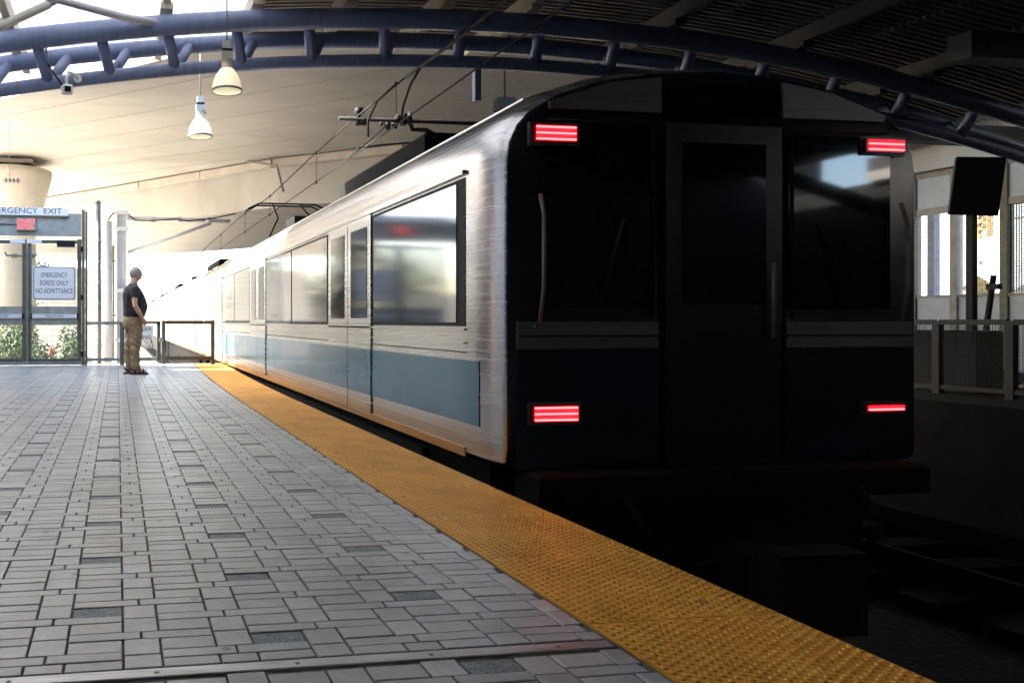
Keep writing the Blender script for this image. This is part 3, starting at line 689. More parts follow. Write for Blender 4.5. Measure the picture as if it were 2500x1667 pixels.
# ------------------------------------------------------------------ end wall: emergency exit doors
YE = 15.9
def cp(x, y): return (x/2.8, 380+y/2.8)              # coordinates of the enlarged crop
def panel(b, x0, y0, x1, y1, t_=.05, Y=YE):
    p = P(*cp(x0,y0), Y); q = P(*cp(x1,y1), Y); return b.box((p.x, Y-t_/2, p.z), (q.x, Y+t_/2, q.z))
ex = empty('exit_doorway', 'grey steel framed double emergency exit doors at the platform end', 'doorway')
panel(panel(MB(), 560,372,580,1432,.10), 583,385,598,1436,.08).build('jamb', M['frame'], ex)
panel(MB(), -300,382,557,556,.06).build('header_panel', M['galv'], ex)
panel(MB(), -300,557,560,571,.12).build('header_rail', M['frametop'], ex)
panel(MB(), -300,365,578,380,.12).build('cap_rail', M['frametop'], ex)
panel(MB(), -300,1410,560,1428,.10).build('threshold', M['frametop'], ex)
panel(MB(), -320,372,-300,1432,.10).build('jamb', M['frame'], ex)
panel(panel(MB(), 72,575,173,602,.14), 188,575,286,602,.14).build('strike_plate', M['signw'], ex)
panel(MB(), 390,583,512,626,.16, YE-.06).build('door_closer', M['black'], ex)
def leaf(x0, x1, flip):
    d = empty('door', None, None); d.parent = ex
    st = panel(panel(MB(), x0,574,x0+(24 if not flip else 30),1410,.05), x1-30,574,x1,1410,.05)
    fr_ = panel(panel(st, x0+24,574,x1-30,604,.049), x0+24,1388,x1-30,1410,.049)
    return d, fr_
def door(x0, x1):
    fr_ = panel(panel(MB(), x0,574,x0+28,1409,.05), x1-30,574,x1,1409,.05)
    fr_ = panel(panel(fr_, x0+28,576,x1-30,604,.046), x0+28,1388,x1-30,1409,.046)
    d = fr_.build('door', M['frame'], ex)
    panel(MB(), x0+28,1030,x1-30,1157,.04).build('kick_rail', M['galv'], d)
    panel(MB(), x0+28,604,x1-30,1030,.008).build('upper_pane', M['clear'], d)
    panel(MB(), x0+28,1157,x1-30,1388,.008).build('lower_pane', M['clear'], d)
    v = MB(); a = P(*cp(x0+28,604),YE); b_ = P(*cp(x1-30,1388),YE); n = int((b_.x-a.x)/.016)
    for k in range(n):
        x = a.x+(k+.5)*(b_.x-a.x)/n
        v.box((x-.0020,YE-.012,b_.z), (x+.0020,YE-.008,a.z))
    tag(v.build('wire_reeding', M['galv'], d), kind='stuff')
    bar_ = panel(MB(), x0+32,1082,x1-32,1110,.04,YE-.06).build('push_bar', M['white'], d)
    panel(panel(MB(), x0+22,1078,x0+33,1114,.06,YE-.055), x1-33,1078,x1-22,1114,.06,YE-.055).build('push_bar_end', M['black'], d)
    c_ = P(*cp((x0+x1)/2,1096), YE-.083)
    text('lettering', 'PUSH TO EXIT', .062, M['letterk'], d, FACE_CAM(c_), .001, sx=.9)
    return d
door(188, 558); door(-188, 183)
panel(MB(), 183.5,640,187.5,1405,.02).build('centre_seal', M['white'], ex)
for yy in (640,970,1355): panel(MB(), 553,yy-18,568,yy+18,.09,YE-.02).build('hinge', M['black'], ex)
sw = empty('brick_end_wall', 'red brick wall with small windows continuing left of the exit doors', 'wall')
xw = P(*cp(-325,400),YE).x
MB().box((-4.65,YE-.12,0),(-3.75,YE+.12,4.1)).box((-3.35,YE-.12,0),(xw,YE+.12,4.1)).box((-3.75,YE-.12,0),(-3.35,YE+.12,.8)).box((-3.75,YE-.12,1.7),(-3.35,YE+.12,2.3)).box((-3.75,YE-.12,3.6),(-3.35,YE+.12,4.1)).build('wall', M['brick'], sw)
MB().box((-4.66,YE-.15,1.86),(xw,YE-.12,2.12)).build('band', M['concrete2'], sw)
MB().box((-3.75,YE-.02,2.3),(-3.35,YE+.02,3.6)).build('window', M['transl'], sw)
MB().box((-3.75,YE-.02,.8),(-3.35,YE+.02,1.7)).build('window', M['transl'], sw)
# signs
sg = empty('emergency_exit_sign', 'long white sign with maroon letters reading emergency exit above the doors', 'sign')
panel(MB(), -235,347,468,412,.02,YE-.09).build('board', M['signw'], sg)
c_ = P(*cp(424,383), YE-.101); text('lettering', 'EMERGENCY  EXIT', .160, M['letter'], sg, FACE_CAM(c_), .002, ax='RIGHT', sx=1.15)
panel(MB(), -240,411,470,416,.03,YE-.085).build('bottom_lip', M['frame'], sg)
xs_ = empty('exit_light', 'small grey box exit light with red lit letters on the door header', 'sign')
panel(MB(), 114,429,244,512,.10,YE-.09).build('box', M['galv'], xs_)
c_ = P(*cp(179,473), YE-.142); text('lettering', 'EXIT', .27, M['red_on'], xs_, FACE_CAM(c_), .003, sx=.62)
panel(MB(), -140,464,114,472,.02,YE-.05).build('conduit', M['black'], xs_)
eg = empty('egress_sign', 'white square sign with maroon border on the right exit door, no admittance', 'sign')
def rrect(x0, y0, x1, y1, r, Y, t_):
    p = P(*cp(x0,y1),Y); q = P(*cp(x1,y0),Y); pts = []
    for cx, cz, a in ((q.x-r,q.z-r,0),(p.x+r,q.z-r,90),(p.x+r,p.z+r,180),(q.x-r,p.z+r,270)):
        for k in range(6): an = R(a+k*18); pts.append((cx+r*math.cos(an), cz+r*math.sin(an)))
    n = len(pts); return MB().add([(x,Y-t_,z) for x, z in pts]+[(x,Y,z) for x, z in pts], [tuple(range(n)), tuple(range(n,2*n))[::-1]]+[(i,(i+1)%n,n+(i+1)%n,n+i) for i in range(n)])
panel(MB(), 222,756,518,988,.006,YE-.03).build('board', M['signw'], eg)
rrect(228,762,513,983,.06,YE-.034,.003).build('border', M['maroon'], eg)
rrect(233,767,508,978,.052,YE-.038,.003).build('face', M['signw'], eg)
for i, (ln, yy, sx) in enumerate((('EMERGENCY',818,.66),('EGRESS ONLY',872,.66),('NO ADMITTANCE',926,.66))):
    c_ = P(*cp(370,yy), YE-.0425); text('lettering', ln, .140, M['letter'], eg, FACE_CAM(c_), .001, sx=sx)
# ------------------------------------------------------------------ low fence at the platform end
fn = empty('end_railing', 'low steel railing with wire mesh panels across the platform end', 'railing')
panel(panel(MB(), 598,1134,832,1156,.06), 598,1382,832,1404,.05).build('rail', M['frametop'], fn)
panel(panel(MB(), 852,1130,1098,1152,.06), 852,1378,1098,1402,.05).build('rail', M['frametop'], fn)
panel(MB(), 820,1140,850,1430,.07).build('post', M['frame'], fn)
panel(MB(), 1072,1140,1097,1402,.06).build('post', M['frame'], fn)
panel(MB(), 1106,1128,1130,1424,.07).build('post', M['frame'], fn)
panel(MB(), 1442,1126,1466,1422,.07).build('post', M['bronze'], fn)
panel(MB(), 1130,1128,1442,1150,.06).build('rail', M['bronze'], fn)
panel(MB(), 1130,1372,1442,1396,.06).build('rail', M['bronze'], fn)
panel(MB(), 1088,1242,1116,1270,.09,YE-.03).build('latch', M['galv'], fn)
def meshgrid(x0, y0, x1, y1, dx, dz, r=.0016):
    p = P(*cp(x0,y1),YE); q = P(*cp(x1,y0),YE); b = MB(); x = p.x
    while x < q.x: b.box((x-r,YE-.003,p.z), (x+r,YE+.001,q.z)); x += dx
    z = p.z
    while dz and z < q.z: b.box((p.x,YE+.001,z-r), (q.x,YE+.004,z+r)); z += dz
    return b
tag(meshgrid(1130,1150,1442,1372,.017,.017,.0014).build('wire_mesh', M['galv'], fn), kind='stuff')
tag(meshgrid(598,1156,820,1382,.02,0,.0014).build('wire_mesh', M['galv'], fn), kind='stuff')
ds = empty('crossing_sign', 'white sign wired to the low railing behind the man, black letters', 'sign')
panel(MB(), 905,1160,1048,1258,.008,YE-.035).build('board', M['signw'], ds)
for ln, yy in (('PASSENGER',1185),('CROSSING',1242)):
    c_ = P(*cp(1036,yy), YE-.041); text('lettering', ln, .115, M['letterk'], ds, FACE_CAM(c_), .001, ax='RIGHT', sx=1.0)
# chain draped on the railing post
chn = MB()
for k in range(11):
    p = P(*cp(960+k*8,1300+k*12), YE+.12); chn.tube([p+Vector((-.03,0,.03)), p+Vector((.03,0,-.03))], .012, 6)
tag(chn.build('chain', M['white']), 'white chain hanging behind the low railing right of the man', 'chain')

# ------------------------------------------------------------------ beyond the end wall
bw = MB().box((-5.0,36,-1.1), (-1.2,36.4,3.4))
tag(bw.build('block_wall', M['block']), 'white concrete block wall seen through the right exit door', 'wall')
def bush(name, c, rx, ry, rz, n, label, cat, m_, size=.09, trunk=None, group=None):
    o = empty(name, label, cat, group, c); b = MB()
    for i in range(n):
        cl_ = i % 23; rs = random.Random(cl_*7+int(c[0]*31)); k = Vector((rs.uniform(-1,1), rs.uniform(-1,1), rs.uniform(-1,1)))
        p = Vector((random.gauss(0,.38), random.gauss(0,.38), random.gauss(0,.38)))+k*.62
        if p.length > 1.25: p *= 1.1/p.length
        p = Vector((p.x*rx, p.y*ry, p.z*rz)); 
        if p.z < -rz*.98: p.z = -rz*.9
        d = Vector((random.uniform(-1,1), random.uniform(-1,1), random.uniform(-.4,1))).normalized(); e = d.orthogonal().normalized(); s_ = size*random.uniform(.6,1.3)
        f_ = d.cross(e)
        b.add([p-e*s_*.5, p+f_*s_*.32, p+e*s_*.6, p-f_*s_*.32], [(0,1,2,3)])
    b.build('foliage' if trunk is None else 'crown', m_, o, recalc=False)
    t_ = MB()
    if trunk:
        t_.tube([(0,0,-trunk),(0.05,0,-trunk*.5),(0,0,0),(.1,0,rz*.6)], [.14,.11,.08,.03], 8)
        for k in range(5): a = k*1.3; t_.tube([(0,0,-rz*.3),(math.cos(a)*rx*.6,math.sin(a)*ry*.6,rz*.3)], [.06,.015], 6)
        t_.build('trunk', M['bark'], o)
    else:
        for k in range(6): a = k*1.05; t_.tube([(0,0,-rz),(math.cos(a)*rx*.6,math.sin(a)*ry*.6,rz*.3)], [.03,.008], 5)
        t_.build('stems', M['bark'], o)
    return o
bush('shrub', P(22,842,20)+Vector((0,0,-.25)), .75, .6, .85, 2600, 'leafy green shrub behind the lower glass of the left exit door', 'shrub', M['leaf'])
bush('shrub', P(95,862,21)+Vector((0,0,-.35)), .45, .5, .6, 1000, 'small green shrub just left of the hydrant behind the exit door', 'shrub', M['leaf'])
bush('shrub', P(172,842,20)+Vector((0,0,-.3)), .34, .5, .75, 1200, 'green shrub right of the hydrant behind the exit door', 'shrub', M['leaf'])
bush('shrub', P(20,700,24)+Vector((0,0,.2)), 1.3, .9, .9, 420, 'sparse pale branches behind the upper glass of the left exit door', 'shrub', M['leaf'], size=.13)
hy = empty('fire_hydrant', 'red fire hydrant standing in front of the white block wall', 'hydrant', loc=P(126,882,30))
MB().lathe((0,0,0), [(.16,0),(.16,.04),(.10,.05),(.10,.42),(.125,.43),(.125,.46)], 16).build('barrel', M['hydrant'], hy)
MB().lathe((0,0,.46), [(.12,0),(.11,.07),(.06,.13),(.03,.15),(.03,.19)], 16).build('bonnet', M['hydrant'], hy)
MB().lathe((0,0,.33), [(.055,-.19),(.055,.19)], 10, 'x').lathe((0,0,.30), [(.07,-.18),(.07,0)], 10, 'y').build('nozzle', M['hydrant'], hy)
pv = MB().tube([P(12,616,19), P(16,624,19), P(38,625,19), P(85,627,19)], .025, 8)
for k in (32,38,80): pv.lathe(P(k,625,19), [(.05,-.04),(.05,.04)], 8, 'x')
tag(pv.build('valve_pipe', M['bark']), 'thin brown pipe with valves seen through the top of the exit doors', 'pipe')

# retaining wall beside the tracks beyond the platform, plus distant low buildings and trees
tag(MB().box((-40,60,-1.1), (-6,66,3.2)).build('distant_building', M['housew']), 'long cream low building far beyond the exit doors', 'building')
for i, (x, y, s_) in enumerate(((-14,58,3.2),(-9,70,3.6),(-20,64,4.0))):
    bush('tree', (x,y,3.4), s_, s_, s_*.8, 1500, ['leafy tree far beyond the left exit door, nearest of three', 'leafy tree far beyond the exit doors, rightmost of three', 'largest leafy tree at far left beyond the exit doors'][i], 'tree', M['leafdark'], size=.5, trunk=4.4, group='far trees')

# ------------------------------------------------------------------ station building on the left (out of frame, raised to block the sun)
st = empty('station_building', 'red brick station wall with glass block windows, raised to block the sun', 'building')
WX = -4.35
wl_ = MB().box((WX-.3,10.4,0), (WX,15.7,1.8)).box((WX-.3,10.4,3.46), (WX,15.7,5.3))  # upper wall raised to keep the sun off platform and man
yb = 10.4; wins = [(10.9,12.9),(13.25,15.3)]
last = 10.4
for a, c_ in wins+[(15.7,15.7)]:
    wl_.box((WX-.3,last,2.42), (WX,a,3.46)) if a > last else None; last = c_
wl_.build('wall', M['brick'], st)
MB().box((WX-.3,10.3,1.8), (WX+.06,15.7,2.42)).build('lintel_band', M['concrete2'], st)
for a, c_ in wins:
    w_ = MB().box((WX-.2,a,2.42), (WX-.12,c_,3.46)).build('window', M['glassblock'], st)
    f_ = MB()
    n = max(1, int((c_-a)/.8))
    for k in range(n+1): y = a+(c_-a)*k/n; f_.box((WX-.12,y-.02,2.42), (WX-.04,y+.02,3.46))
    f_.box((WX-.118,a,2.70), (WX-.05,c_,2.74)).build('window_frame', M['frame'], w_)
MB().box((WX-.02,10.6,.1), (WX+.01,15.5,1.78)).build('dark_shopfront', M['dash'], st)
MB().box((WX-.3,10.3,5.3), (WX+.5,15.7,5.42)).build('roof', M['darkroof'], st)
bw2 = MB().box((-4.95,-9,0), (-4.65,2.6,4.2)).box((-4.6,-8.3,0), (16.8,-8.0,5.0))  # unseen walls, dark and closed in to cut light on the near platform
tag(bw2.build('darkening_back_wall', M['darkroof']), 'unseen dark wall behind the platform, closed in to darken the near end', 'wall')
# help sign mirrored in the window
tag(MB().box((-14,-2,-1.1), (-9,15.5,9.0)).box((-14.1,-2.1,9.0), (-8.8,15.6,9.2)).build('sun_blocker', M['housew']), 'cream block left of the platform, outside the frame, added to stop the sun', 'building')  # unseen block added to keep sun patches off the platform
hp = empty('assistance_sign', 'white passenger assistance sign on a dark post, mirrored in the train window', 'sign')
hx, hyy = -1.9, 10.3
hm = Matrix.Translation((hx,hyy,1.42)) @ Matrix.Rotation(R(55), 4, 'Z')
def tr(b, m_):
    b.v = [tuple(m_ @ Vector(v)) for v in b.v]; return b
tr(MB().box((-.36,-.03,-.19), (.36,.0,.19)), hm).build('frame', M['black'], hp)
tr(MB().box((-.33,-.036,-.16), (.33,-.0305,.16)), hm).build('face', M['signw'], hp)
text('lettering', 'Passenger\nAssistance', .14, M['navyink'], hp, hm @ Matrix.Translation((0,-.039,0)) @ Matrix.Rotation(R(90),4,'X'), .001)
MB().box((hx-.07,hyy-.05+.04,0), (hx+.07,hyy+.09,1.23)).build('post', M['black'], hp)
tr(MB().box((-.1,-.06,-.45), (.1,-.03,-.24)), hm).build('call_box', M['signw'], hp)

# ------------------------------------------------------------------ right side: opposite window wall
XW = 16.0
wwr = empty('opposite_window_wall', 'framed wall of frosted and perforated panels across the far platform', 'wall')
def wz(px, py): return PX(px, py, XW)
mull = [2100,2232,2332,2455,2590,2750]
ys = [wz(p_,500).y for p_ in mull]; ztop, ztr, zsill, zbot = 3.86, 3.08, 1.40, 0.02
for i, y in enumerate(ys): MB().box((XW-.05,y-.06,zbot), (XW+.1,y+.06,ztop)).build('mullion', M['frame' if i % 2 else 'mullion'], wwr)
for i in range(len(ys)-1):
    b0, a0_ = ys[i]-.06, ys[i+1]+.06
    MB().box((XW+.0,a0_,ztr+.07), (XW+.03,b0,ztop-.1)).build('upper_panel', M['panelw'], wwr)
    MB().box((XW+.0,a0_,zbot), (XW+.03,b0,zsill-.04)).build('lower_panel', M['panelw'], wwr)
    MB().box((XW-.03,a0_,ztr-.06), (XW+.07,b0,ztr+.07)).build('transom', M['mullion'], wwr)
    MB().box((XW-.03,a0_,zsill-.04), (XW+.05,b0,zsill+.02)).build('sill', M['mullion'], wwr)
    MB().box((XW-.03,a0_,ztop-.1), (XW+.07,b0,ztop)).build('top_rail', M['mullion'], wwr)
    pb = MB(); z = zsill+.04
    dense = i >= 3
    while z < ztr-.08:
        pb.box((XW+.02,a0_,z), (XW+.03,b0,z+(.018 if dense else .008))); z += .03
    y = a0_
    while y < b0: pb.box((XW+.031,y,zsill), (XW+.037,y+(.022 if dense else .006),ztr-.05)); y += .04
    tag(pb.build('perforated_screen', M['frame' if dense else 'galv'], wwr), kind='stuff')
yy0 = ys[-1]
MB().box((XW-.05,-8,0), (XW+.1,yy0,ztop)).build('wall', M['darkroof'], wwr)
MB().box((XW-.05,ys[0]+.06,0), (XW+.1,60,ztop)).build('wall', M['concrete2'], wwr)
cb = empty('concrete_portal', 'concrete portal beams with curved haunches above the opposite window wall', 'beam')
b = MB()
b.prism([(15.0,13.0),(17.4,13.0),(17.4,30),(15.0,30)], 4.35, 5.45)
b.build('beam', M['concrete'], cb)
hb = MB(); n = 12
pts = [(15.0,13.0),(15.0,10.2)]
vs = []; 
for k in range(n+1):
    u = k/n; y = 13.0-u*2.6; z = 4.35+.42*u**2
    vs += [(14.7,y,z),(17.4,y,z),(14.7,y,5.45),(17.4,y,5.45)]
hb.add(vs, [(4*k,4*k+4,4*k+5,4*k+1) for k in range(n)]+[(4*k,4*k+2,4*k+6,4*k+4) for k in range(n)]+[(4*k+1,4*k+5,4*k+7,4*k+3) for k in range(n)]+[(0,1,3,2),(4*n,4*n+2,4*n+3,4*n+1)])
hb.build('haunch', M['concrete'], cb)
MB().prism([(14.9,-6),(17.4,-6),(17.4,10.4),(14.9,10.4)], 4.77, 5.45).build('cross_beam', M['concrete'], cb)
MB().box((14.6,-6,3.86), (17.6,30,4.34)).build('fascia', M['concrete'], cb) if False else MB().box((15.8,-6,3.87), (16.3,30,4.36)).build('wall_head', M['concrete'], cb)
# dark beams of the far canopy
fc = empty('far_canopy', 'dark steel canopy beams above the opposite platform', 'canopy')
MB().add([(12.2,-8,4.05),(14.8,-8,4.3),(14.8,10.5,4.3),(12.2,10.5,4.05),(12.2,-8,4.15),(14.8,-8,4.4),(14.8,10.5,4.4),(12.2,10.5,4.15)], [(0,3,2,1),(4,5,6,7),(0,1,5,4),(1,2,6,5),(2,3,7,6),(3,0,4,7)]).build('roof_deck', M['darkroof'], fc)
for y in (-3,2,7,10.3): MB().box((9,y-.12,3.72), (14.8,y+.12,4.0)).build('beam', M['darkroof'], fc)
# sign board on post, railing, leaning pole
XS = 11.2
sb_ = empty('platform_sign', 'dark backside of a tilted sign board on a black post before the window wall', 'sign')
c_ = PX(2384,455,XS)
sm = Matrix.Translation((XS, c_.y, c_.z)) @ Matrix.Rotation(R(-34), 4, 'Z') @ Matrix.Rotation(R(6), 4, 'Y')
tr(MB().cham((-.245,-.03,-.38), (.245,.03,.38), .008), sm).build('board', M['black'], sb_)
pp = PX(2372,600,XS)
MB().box((XS-.04,pp.y-.04,0), (XS+.04,pp.y+.04,c_.z-.2)).build('post', M['black'], sb_)
rg = empty('opposite_railing', 'dark railing with wire mesh on the opposite platform', 'railing')
XR = 10.2; ry = [PX(p_,790,XR).y for p_ in (2130,2290,2470,2700,3000)]
for y in ry: MB().box((XR-.04,y-.04,0), (XR+.04,y+.04,.91)).build('post', M['darkrail'], rg)
for i in range(len(ry)-1):
    MB().box((XR-.035,ry[i+1]+.04,.86), (XR+.035,ry[i]-.04,.925)).build('rail', M['darkrail'], rg)
    MB().box((XR-.025,ry[i+1]+.04,.06), (XR+.025,ry[i]-.04,.11)).build('rail', M['darkrail'], rg)
    mm_ = MB(); y = ry[i+1]+.04
    while y < ry[i]-.04: mm_.box((XR-.002,y,.11), (XR+.002,y+.004,.86)); y += .03
    z = .13
    while z < .85: mm_.box((XR+.0025,ry[i+1]+.04,z), (XR+.006,ry[i]-.04,z+.004)); z += .03
    tag(mm_.build('wire_mesh', M['darkrail'], rg), kind='stuff')
lp = MB(); a = PX(2426,672,12.5); b_ = PX(2408,800,12.5)
lp.tube([a, b_, b_+(b_-a).normalized()*.9], .035, 8).box(PX(2422,700,12.5)+Vector((-.04,-.1,-.04)), PX(2422,700,12.5)+Vector((.04,.05,.04)))
tag(lp.build('leaning_pole', M['black']), 'thin dark pole leaning in front of the window wall', 'pole')
ca_y = PX(2400,820,10.7).y
MBx = MB().cham((10.6,ca_y,0), (11.0,ca_y+2.2,.79), .02)
tag(MBx.build('equipment_cabinet', M['black']), 'low dark cabinet behind the mesh railing on the opposite platform', 'cabinet')

# street beyond the window wall
bc = empty('blue_column', 'blue painted steel column behind the perforated window panel', 'column')
p = PX(2282,600,17.6)
MB().box((17.5,p.y-.07,-1.1), (17.64,p.y+.07,3.6)).build('shaft', M['bluecol'], bc)
q = PX(2320,528,17.6); MB().box((17.52,p.y-1.05,3.22), (17.78,p.y-.28,3.52)).build('beam', M['bluecol'], bc)
tl = empty('traffic_signal', 'yellow three lamp traffic signal hanging from an arm beyond the window wall', 'traffic light')
c_ = PX(2408,550,44)
hd = MB().cham((c_.x-.2,c_.y-.18,c_.z-.58), (c_.x+.2,c_.y+.18,c_.z+.58), .04).build('housing', M['sigyellow'], tl)
for k in (-1,0,1):
    MB().lathe((c_.x-.2,c_.y,c_.z+k*.37), [(.13,0),(.14,-.14)], 14, 'x', cap=False).build('visor', M['sigyellow'], tl)
    MB().lathe((c_.x-.205,c_.y,c_.z+k*.37), [(.13,0),(.13,-.02)], 14, 'x').build('lens', M['dash'], tl)
MB().tube([c_+Vector((0,-6,.2)), c_+Vector((0,2,.2))], .05, 8).build('arm', M['galvpole'], tl)
tl2 = MB().cham((c_.x+.2,c_.y+.5,c_.z-.62), (c_.x+.5,c_.y+.8,c_.z+.5), .03)
tag(tl2.build('side_traffic_signal', M['sigyellow']), 'second signal head seen edge on, just left of the yellow one', 'traffic light')
def flagpole(px, topy, X, m_, lab, fy0, fy1, fx):
    o = empty('flag_pole', lab, 'flag pole', 'flag poles beyond the window wall'); b0 = PX(px, 790, X); t_ = PX(px, topy, X)
    MB().tube([(X,b0.y,-1.1), (X,b0.y,t_.z)], [.07,.04], 8).build('pole', M['galv'], o)
    a = PX(px, fy0, X); c2 = PX(px, fy1, X); e = PX(px+fx, (fy0+fy1)/2+25, X); f = MB(); n = 8; vs = []
    for k in range(n+1):
        for j in range(5):
            u, v = k/n, j/4; P0 = a.lerp(c2, v*.5); P1 = Vector((X, e.y, e.z)).lerp(c2, .4+v*.6)
            q_ = P0.lerp(P1, u); q_.x += .12*math.sin(u*9+v*4); vs.append(q_)
    f.add(vs, [(k*5+j, k*5+j+1, (k+1)*5+j+1, (k+1)*5+j) for k in range(n) for j in range(4)], True)
    f.build('flag', m_, o)
flagpole(2404, 560, 27, M['flagb'], 'tall pole with a limp grey flag right of the black sign post', 602, 668, -30)
flagpole(2350, 520, 27, M['red'], 'pole with a small folded red flag left of the black sign post', 590, 625, -20)
de = empty('dead_end_sign', 'yellow diamond dead end sign low beyond the window wall', 'sign')
c_ = PX(2389,703,22); dm = Matrix.Translation(c_) @ Matrix.Rotation(R(-45),4,'Z') @ Matrix.Rotation(R(45),4,'Y')
s_ = .21
tr(MB().box((-s_-.012,-.012,-s_-.012), (s_+.012,.0,s_+.012)), dm).build('border', M['black'], de)
tr(MB().box((-s_,-.018,-s_), (s_,-.0125,s_)), dm).build('plate', M['diamond'], de)
text('lettering', 'DEAD\nEND', .17, M['letterk'], de, Matrix.Translation(c_) @ Matrix.Rotation(R(-45),4,'Z') @ Matrix.Translation((0,-.021,0)) @ Matrix.Rotation(R(90),4,'X'), .001)
MB().tube([c_+Vector((.03,.03,-.3)), Vector((c_.x+.03,c_.y+.03,-1.1))], .03, 6).build('post', M['galvpole'], de)
for i, (pa, pb_, xh, zt, lab) in enumerate(((2235,2345,55,2.6,'low house with grey roof beyond the window wall, left of the post'), (2385,2470,55,2.8,'low house with grey roof beyond the window wall, right of the post'))):
    h = empty('street_house', lab, 'house', 'houses across the street'); a = PX(pa,760,xh).y; b_ = PX(pb_,760,xh).y
    MB().box((xh,b_,-1.1), (xh+8,a,zt)).build('wall', M['housew'], h)
    m1 = (a+b_)/2
    MB().add([(xh-.3,a+.3,zt),(xh-.3,b_-.3,zt),(xh+4,b_-.3,zt+2.2),(xh+4,a+.3,zt+2.2),(xh+8.3,a+.3,zt),(xh+8.3,b_-.3,zt)], [(0,1,2,3),(3,2,5,4),(0,3,4),(1,5,2)]).build('roof', M['roofgrey'], h)
    for k in range(3):
        yw = b_+(a-b_)*(.2+.27*k); MB().box((xh-.05,yw,.5), (xh-.01,yw+1.2,1.8)).build('window', M['dash'], h)
gr_ = MB().tube([(24,-10,1.55),(24,40,1.55)], .0, 4) 
gb = MB().box((24,4,.95), (24.1,40,1.32)); tag(gb.build('guard_rail', M['galvpole']), 'grey horizontal guard rail along the street beyond the window wall', 'guard rail')

# ------------------------------------------------------------------ person
man = empty('person', 'man in black t-shirt and khaki trousers standing with hand in pocket watching the train', 'person', loc=P(322,914,13.1)*1)
man.location = (P(325,912,13.1).x, 13.1, 0); man.rotation_euler = (0, 0, R(10))
def loft(b, rings, n=20):
    """rings: (cx, cy, z, rx, ry)"""
    vs = []
    for cx, cy, z, rx, ry in rings:
        for k in range(n):
            q = 2*math.pi*k/n; vs.append((cx+rx*math.cos(q), cy+ry*math.sin(q), z))
    m = len(rings)
    return b.add(vs, [(i*n+k, i*n+(k+1) % n, (i+1)*n+(k+1) % n, (i+1)*n+k) for i in range(m-1) for k in range(n)]+[tuple(range(n))[::-1], tuple((m-1)*n+k for k in range(n))], True)
def ball(b, c, r, n=14):
    pr = [(max(.001, math.sin(math.pi*k/n)), -math.cos(math.pi*k/n)) for k in range(n+1)]; vs = []
    for rr, h in pr:
        for k in range(n): q = 2*math.pi*k/n; vs.append((c[0]+r[0]*rr*math.cos(q), c[1]+r[1]*rr*math.sin(q), c[2]+r[2]*h))
    return b.add(vs, [(i*n+k, i*n+(k+1) % n, (i+1)*n+(k+1) % n, (i+1)*n+k) for i in range(n) for k in range(n)]+[tuple(range(n))[::-1], tuple(n*n+k for k in range(n))], True)
def fuse(b, name, m_, parent, vox, smooth=6, disp=None):
    o = b.build(name, m_, parent)
    md = o.modifiers.new('r', 'REMESH'); md.mode = 'VOXEL'; md.voxel_size = vox; md.use_smooth_shade = True
    ms = o.modifiers.new('s', 'SMOOTH'); ms.iterations = smooth; ms.factor = .5
    dg = bpy.context.evaluated_depsgraph_get(); dg.update(); me = bpy.data.meshes.new_from_object(o.evaluated_get(dg)); o.modifiers.clear(); o.data = me
    if disp:
        for v in me.vertices: v.co += v.normal*disp(v.co)
    if not me.materials: me.materials.append(m_)
    for p_ in me.polygons: p_.use_smooth = True
    return o
# body: head, neck, arms, hands (one continuous figure)
b = MB(); hc = Vector((.055,.01,1.715))
ball(b, hc, (.112,.094,.122)); ball(b, hc+Vector((.03,.02,-.055)), (.062,.06,.06))
b.tube([hc+Vector((.085,.03,.0)), hc+Vector((.115,.045,-.022)), hc+Vector((.09,.033,-.035))], [.010,.014,.010], 8)      # nose
ball(b, hc+Vector((.0,-.078,-.01)), (.018,.012,.030), 10); ball(b, hc+Vector((-.015,.083,-.01)), (.018,.012,.030), 10)  # ears
b.tube([(.0,.0,1.45),(.0,.0,1.54),(.03,.005,1.64)], [.09,.076,.070], 14)
loft(b, [(0,0,1.0,.12,.13),(0,0,1.2,.14,.15),(0,0,1.42,.11,.17),(0,0,1.5,.07,.12)])
for sy, sh, el_, wr, hn in ((-1, (-.01,-.205,1.455), (-.02,-.275,1.16), (.115,-.215,.965), (.155,-.185,.90)), (1, (-.0,.205,1.455), (-.01,.27,1.16), (.11,.215,.965), (.15,.19,.90))):
    b.tube([sh, Vector(sh).lerp(Vector(el_),.5)+Vector((-.01,0,0)), el_, Vector(el_).lerp(Vector(wr),.35), wr], [.062,.053,.043,.045,.029], 12)
    w0 = Vector(wr); h0 = Vector(hn); b.tube([w0, w0.lerp(h0,.5), h0], [.028,.036,.034], 10)
    dirn = (h0-w0).normalized()
    for k in range(4):
        o_ = Vector((.018-.014*k, 0, .006-.006*k)); q1 = h0+o_; b.tube([q1, q1+dirn*.035+Vector((0,.0,-.01)), q1+dirn*.035+Vector((-.005,0,-.045+.004*abs(k-1)))], [.010,.009,.008], 7)
    b.tube([w0+dirn*.02+Vector((.015,0,.01)), h0+Vector((.035,0,.0)), h0+Vector((.045,0,-.03))], [.012,.011,.009], 7)
for sy in (-1, 1): b.tube([(.0,sy*.09,1.0),(.02,sy*.09,.5),(-.01,sy*.09,.09)], [.08,.05,.035], 10)
body = fuse(b, 'body', M['skin'], man, .008, 3)
# hair cap
b = MB(); ball(b, hc+Vector((-.018,-.006,.016)), (.107,.097,.114)); hair = fuse(b, 'hair', M['hair'], man, .008, 2)
# eyes & mouth (turned away, small)
for yy in (.012,.055): ball(MB(), hc+Vector((.083,yy,.012)), (.010,.010,.008), 8).build('eye', M['black'], man)
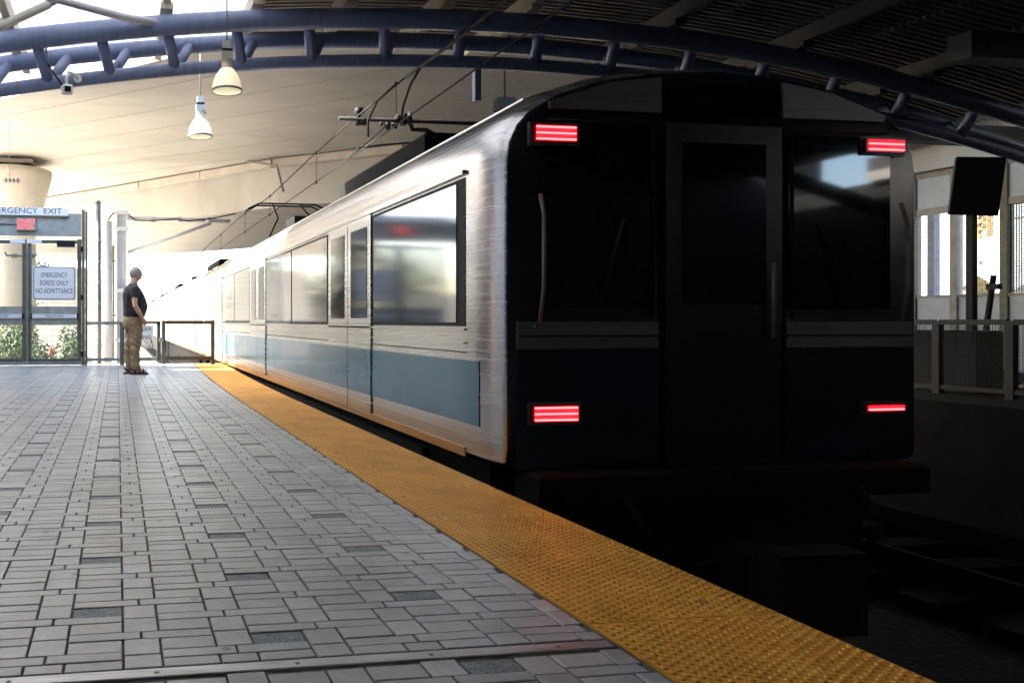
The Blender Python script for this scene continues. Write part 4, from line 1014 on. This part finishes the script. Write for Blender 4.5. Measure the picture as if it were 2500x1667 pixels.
# shirt
def folds(sc, amp): return lambda c_: noise.noise(Vector((c_.x*sc, c_.y*sc, c_.z*sc*.8)))*amp
b = MB()
loft(b, [(.015,0,.985,.180,.20),(.030,0,1.08,.205,.21),(.042,0,1.17,.218,.212),(.025,0,1.28,.200,.215),(.0,0,1.38,.178,.215),(-.01,0,1.46,.142,.205),(-.005,0,1.52,.095,.15),(.0,0,1.555,.076,.09)])
for sy in (-1, 1): b.tube([(-.005,sy*.15,1.46),(-.01,sy*.215,1.43),(-.02,sy*.25,1.30)], [.085,.085,.073], 14)
fuse(b, 'tshirt', M['shirt'], man, .010, 4, folds(9,.012))
# trousers
b = MB()
loft(b, [(-.005,0,.78,.150,.175),(-.005,0,.86,.178,.19),(.0,0,.95,.176,.188),(.01,0,1.02,.155,.17)])
for sy, dx in ((-1, .02), (1, -.045)):
    loft(b, [(dx+.045-.03,sy*.10,.085,.072,.072),(dx+.01,sy*.10,.13,.078,.076),(dx-.005,sy*.10,.30,.082,.08),(dx+.005,sy*.095,.48,.090,.086),(dx*.6+.02,sy*.09,.62,.105,.094),(dx*.3+.02,sy*.088,.76,.125,.10),(0,sy*.08,.86,.14,.10)], 16)
def kf(c_):
    z = c_.z; return noise.noise(Vector((c_.x*7, c_.y*7, z*16+c_.x*10)))*.016*(1.3 if z < .6 else .8)
fuse(b, 'trousers', M['khaki'], man, .010, 3, kf)
MB().box((-.12,-.186,.99),(.1,-.178,1.012)).build('belt_edge', M['khaki'], man) if False else None
# feet and sandals
for sy, dx in ((-1, .02), (1, -.05)):
    b = MB(); ball(b, (dx+.06,sy*.10,.055), (.13,.045,.035)); ball(b, (dx-.03,sy*.10,.07), (.05,.04,.05)); b.tube([(dx-.01,sy*.10,.05),(dx-.01,sy*.10,.14)], .042, 10)
    for k in range(5): ball(b, (dx+.178-.008*k,sy*(.068+.016*k),.035), (.022,.009,.013), 8)
    fuse(b, 'foot', M['skin'], man, .007, 2)
    s = MB().cham((dx-.10,sy*.10-.05,0), (dx+.21,sy*.10+.05,.028), .008); 
    for x in (-.01,.06,.12): s.tube([(dx+x,sy*.10-.052,.02),(dx+x+.01,sy*.10-.04,.075),(dx+x+.01,sy*.10,.098 if x < .1 else .085),(dx+x+.01,sy*.10+.04,.075),(dx+x,sy*.10+.052,.02)], .014, 8)
    s.tube([(dx-.02,sy*.10-.05,.05),(dx-.08,sy*.10-.03,.10),(dx-.09,sy*.10,.105),(dx-.08,sy*.10+.03,.10),(dx-.02,sy*.10+.05,.05)], .012, 8)
    s.build('sandal', M['shoe'], man)
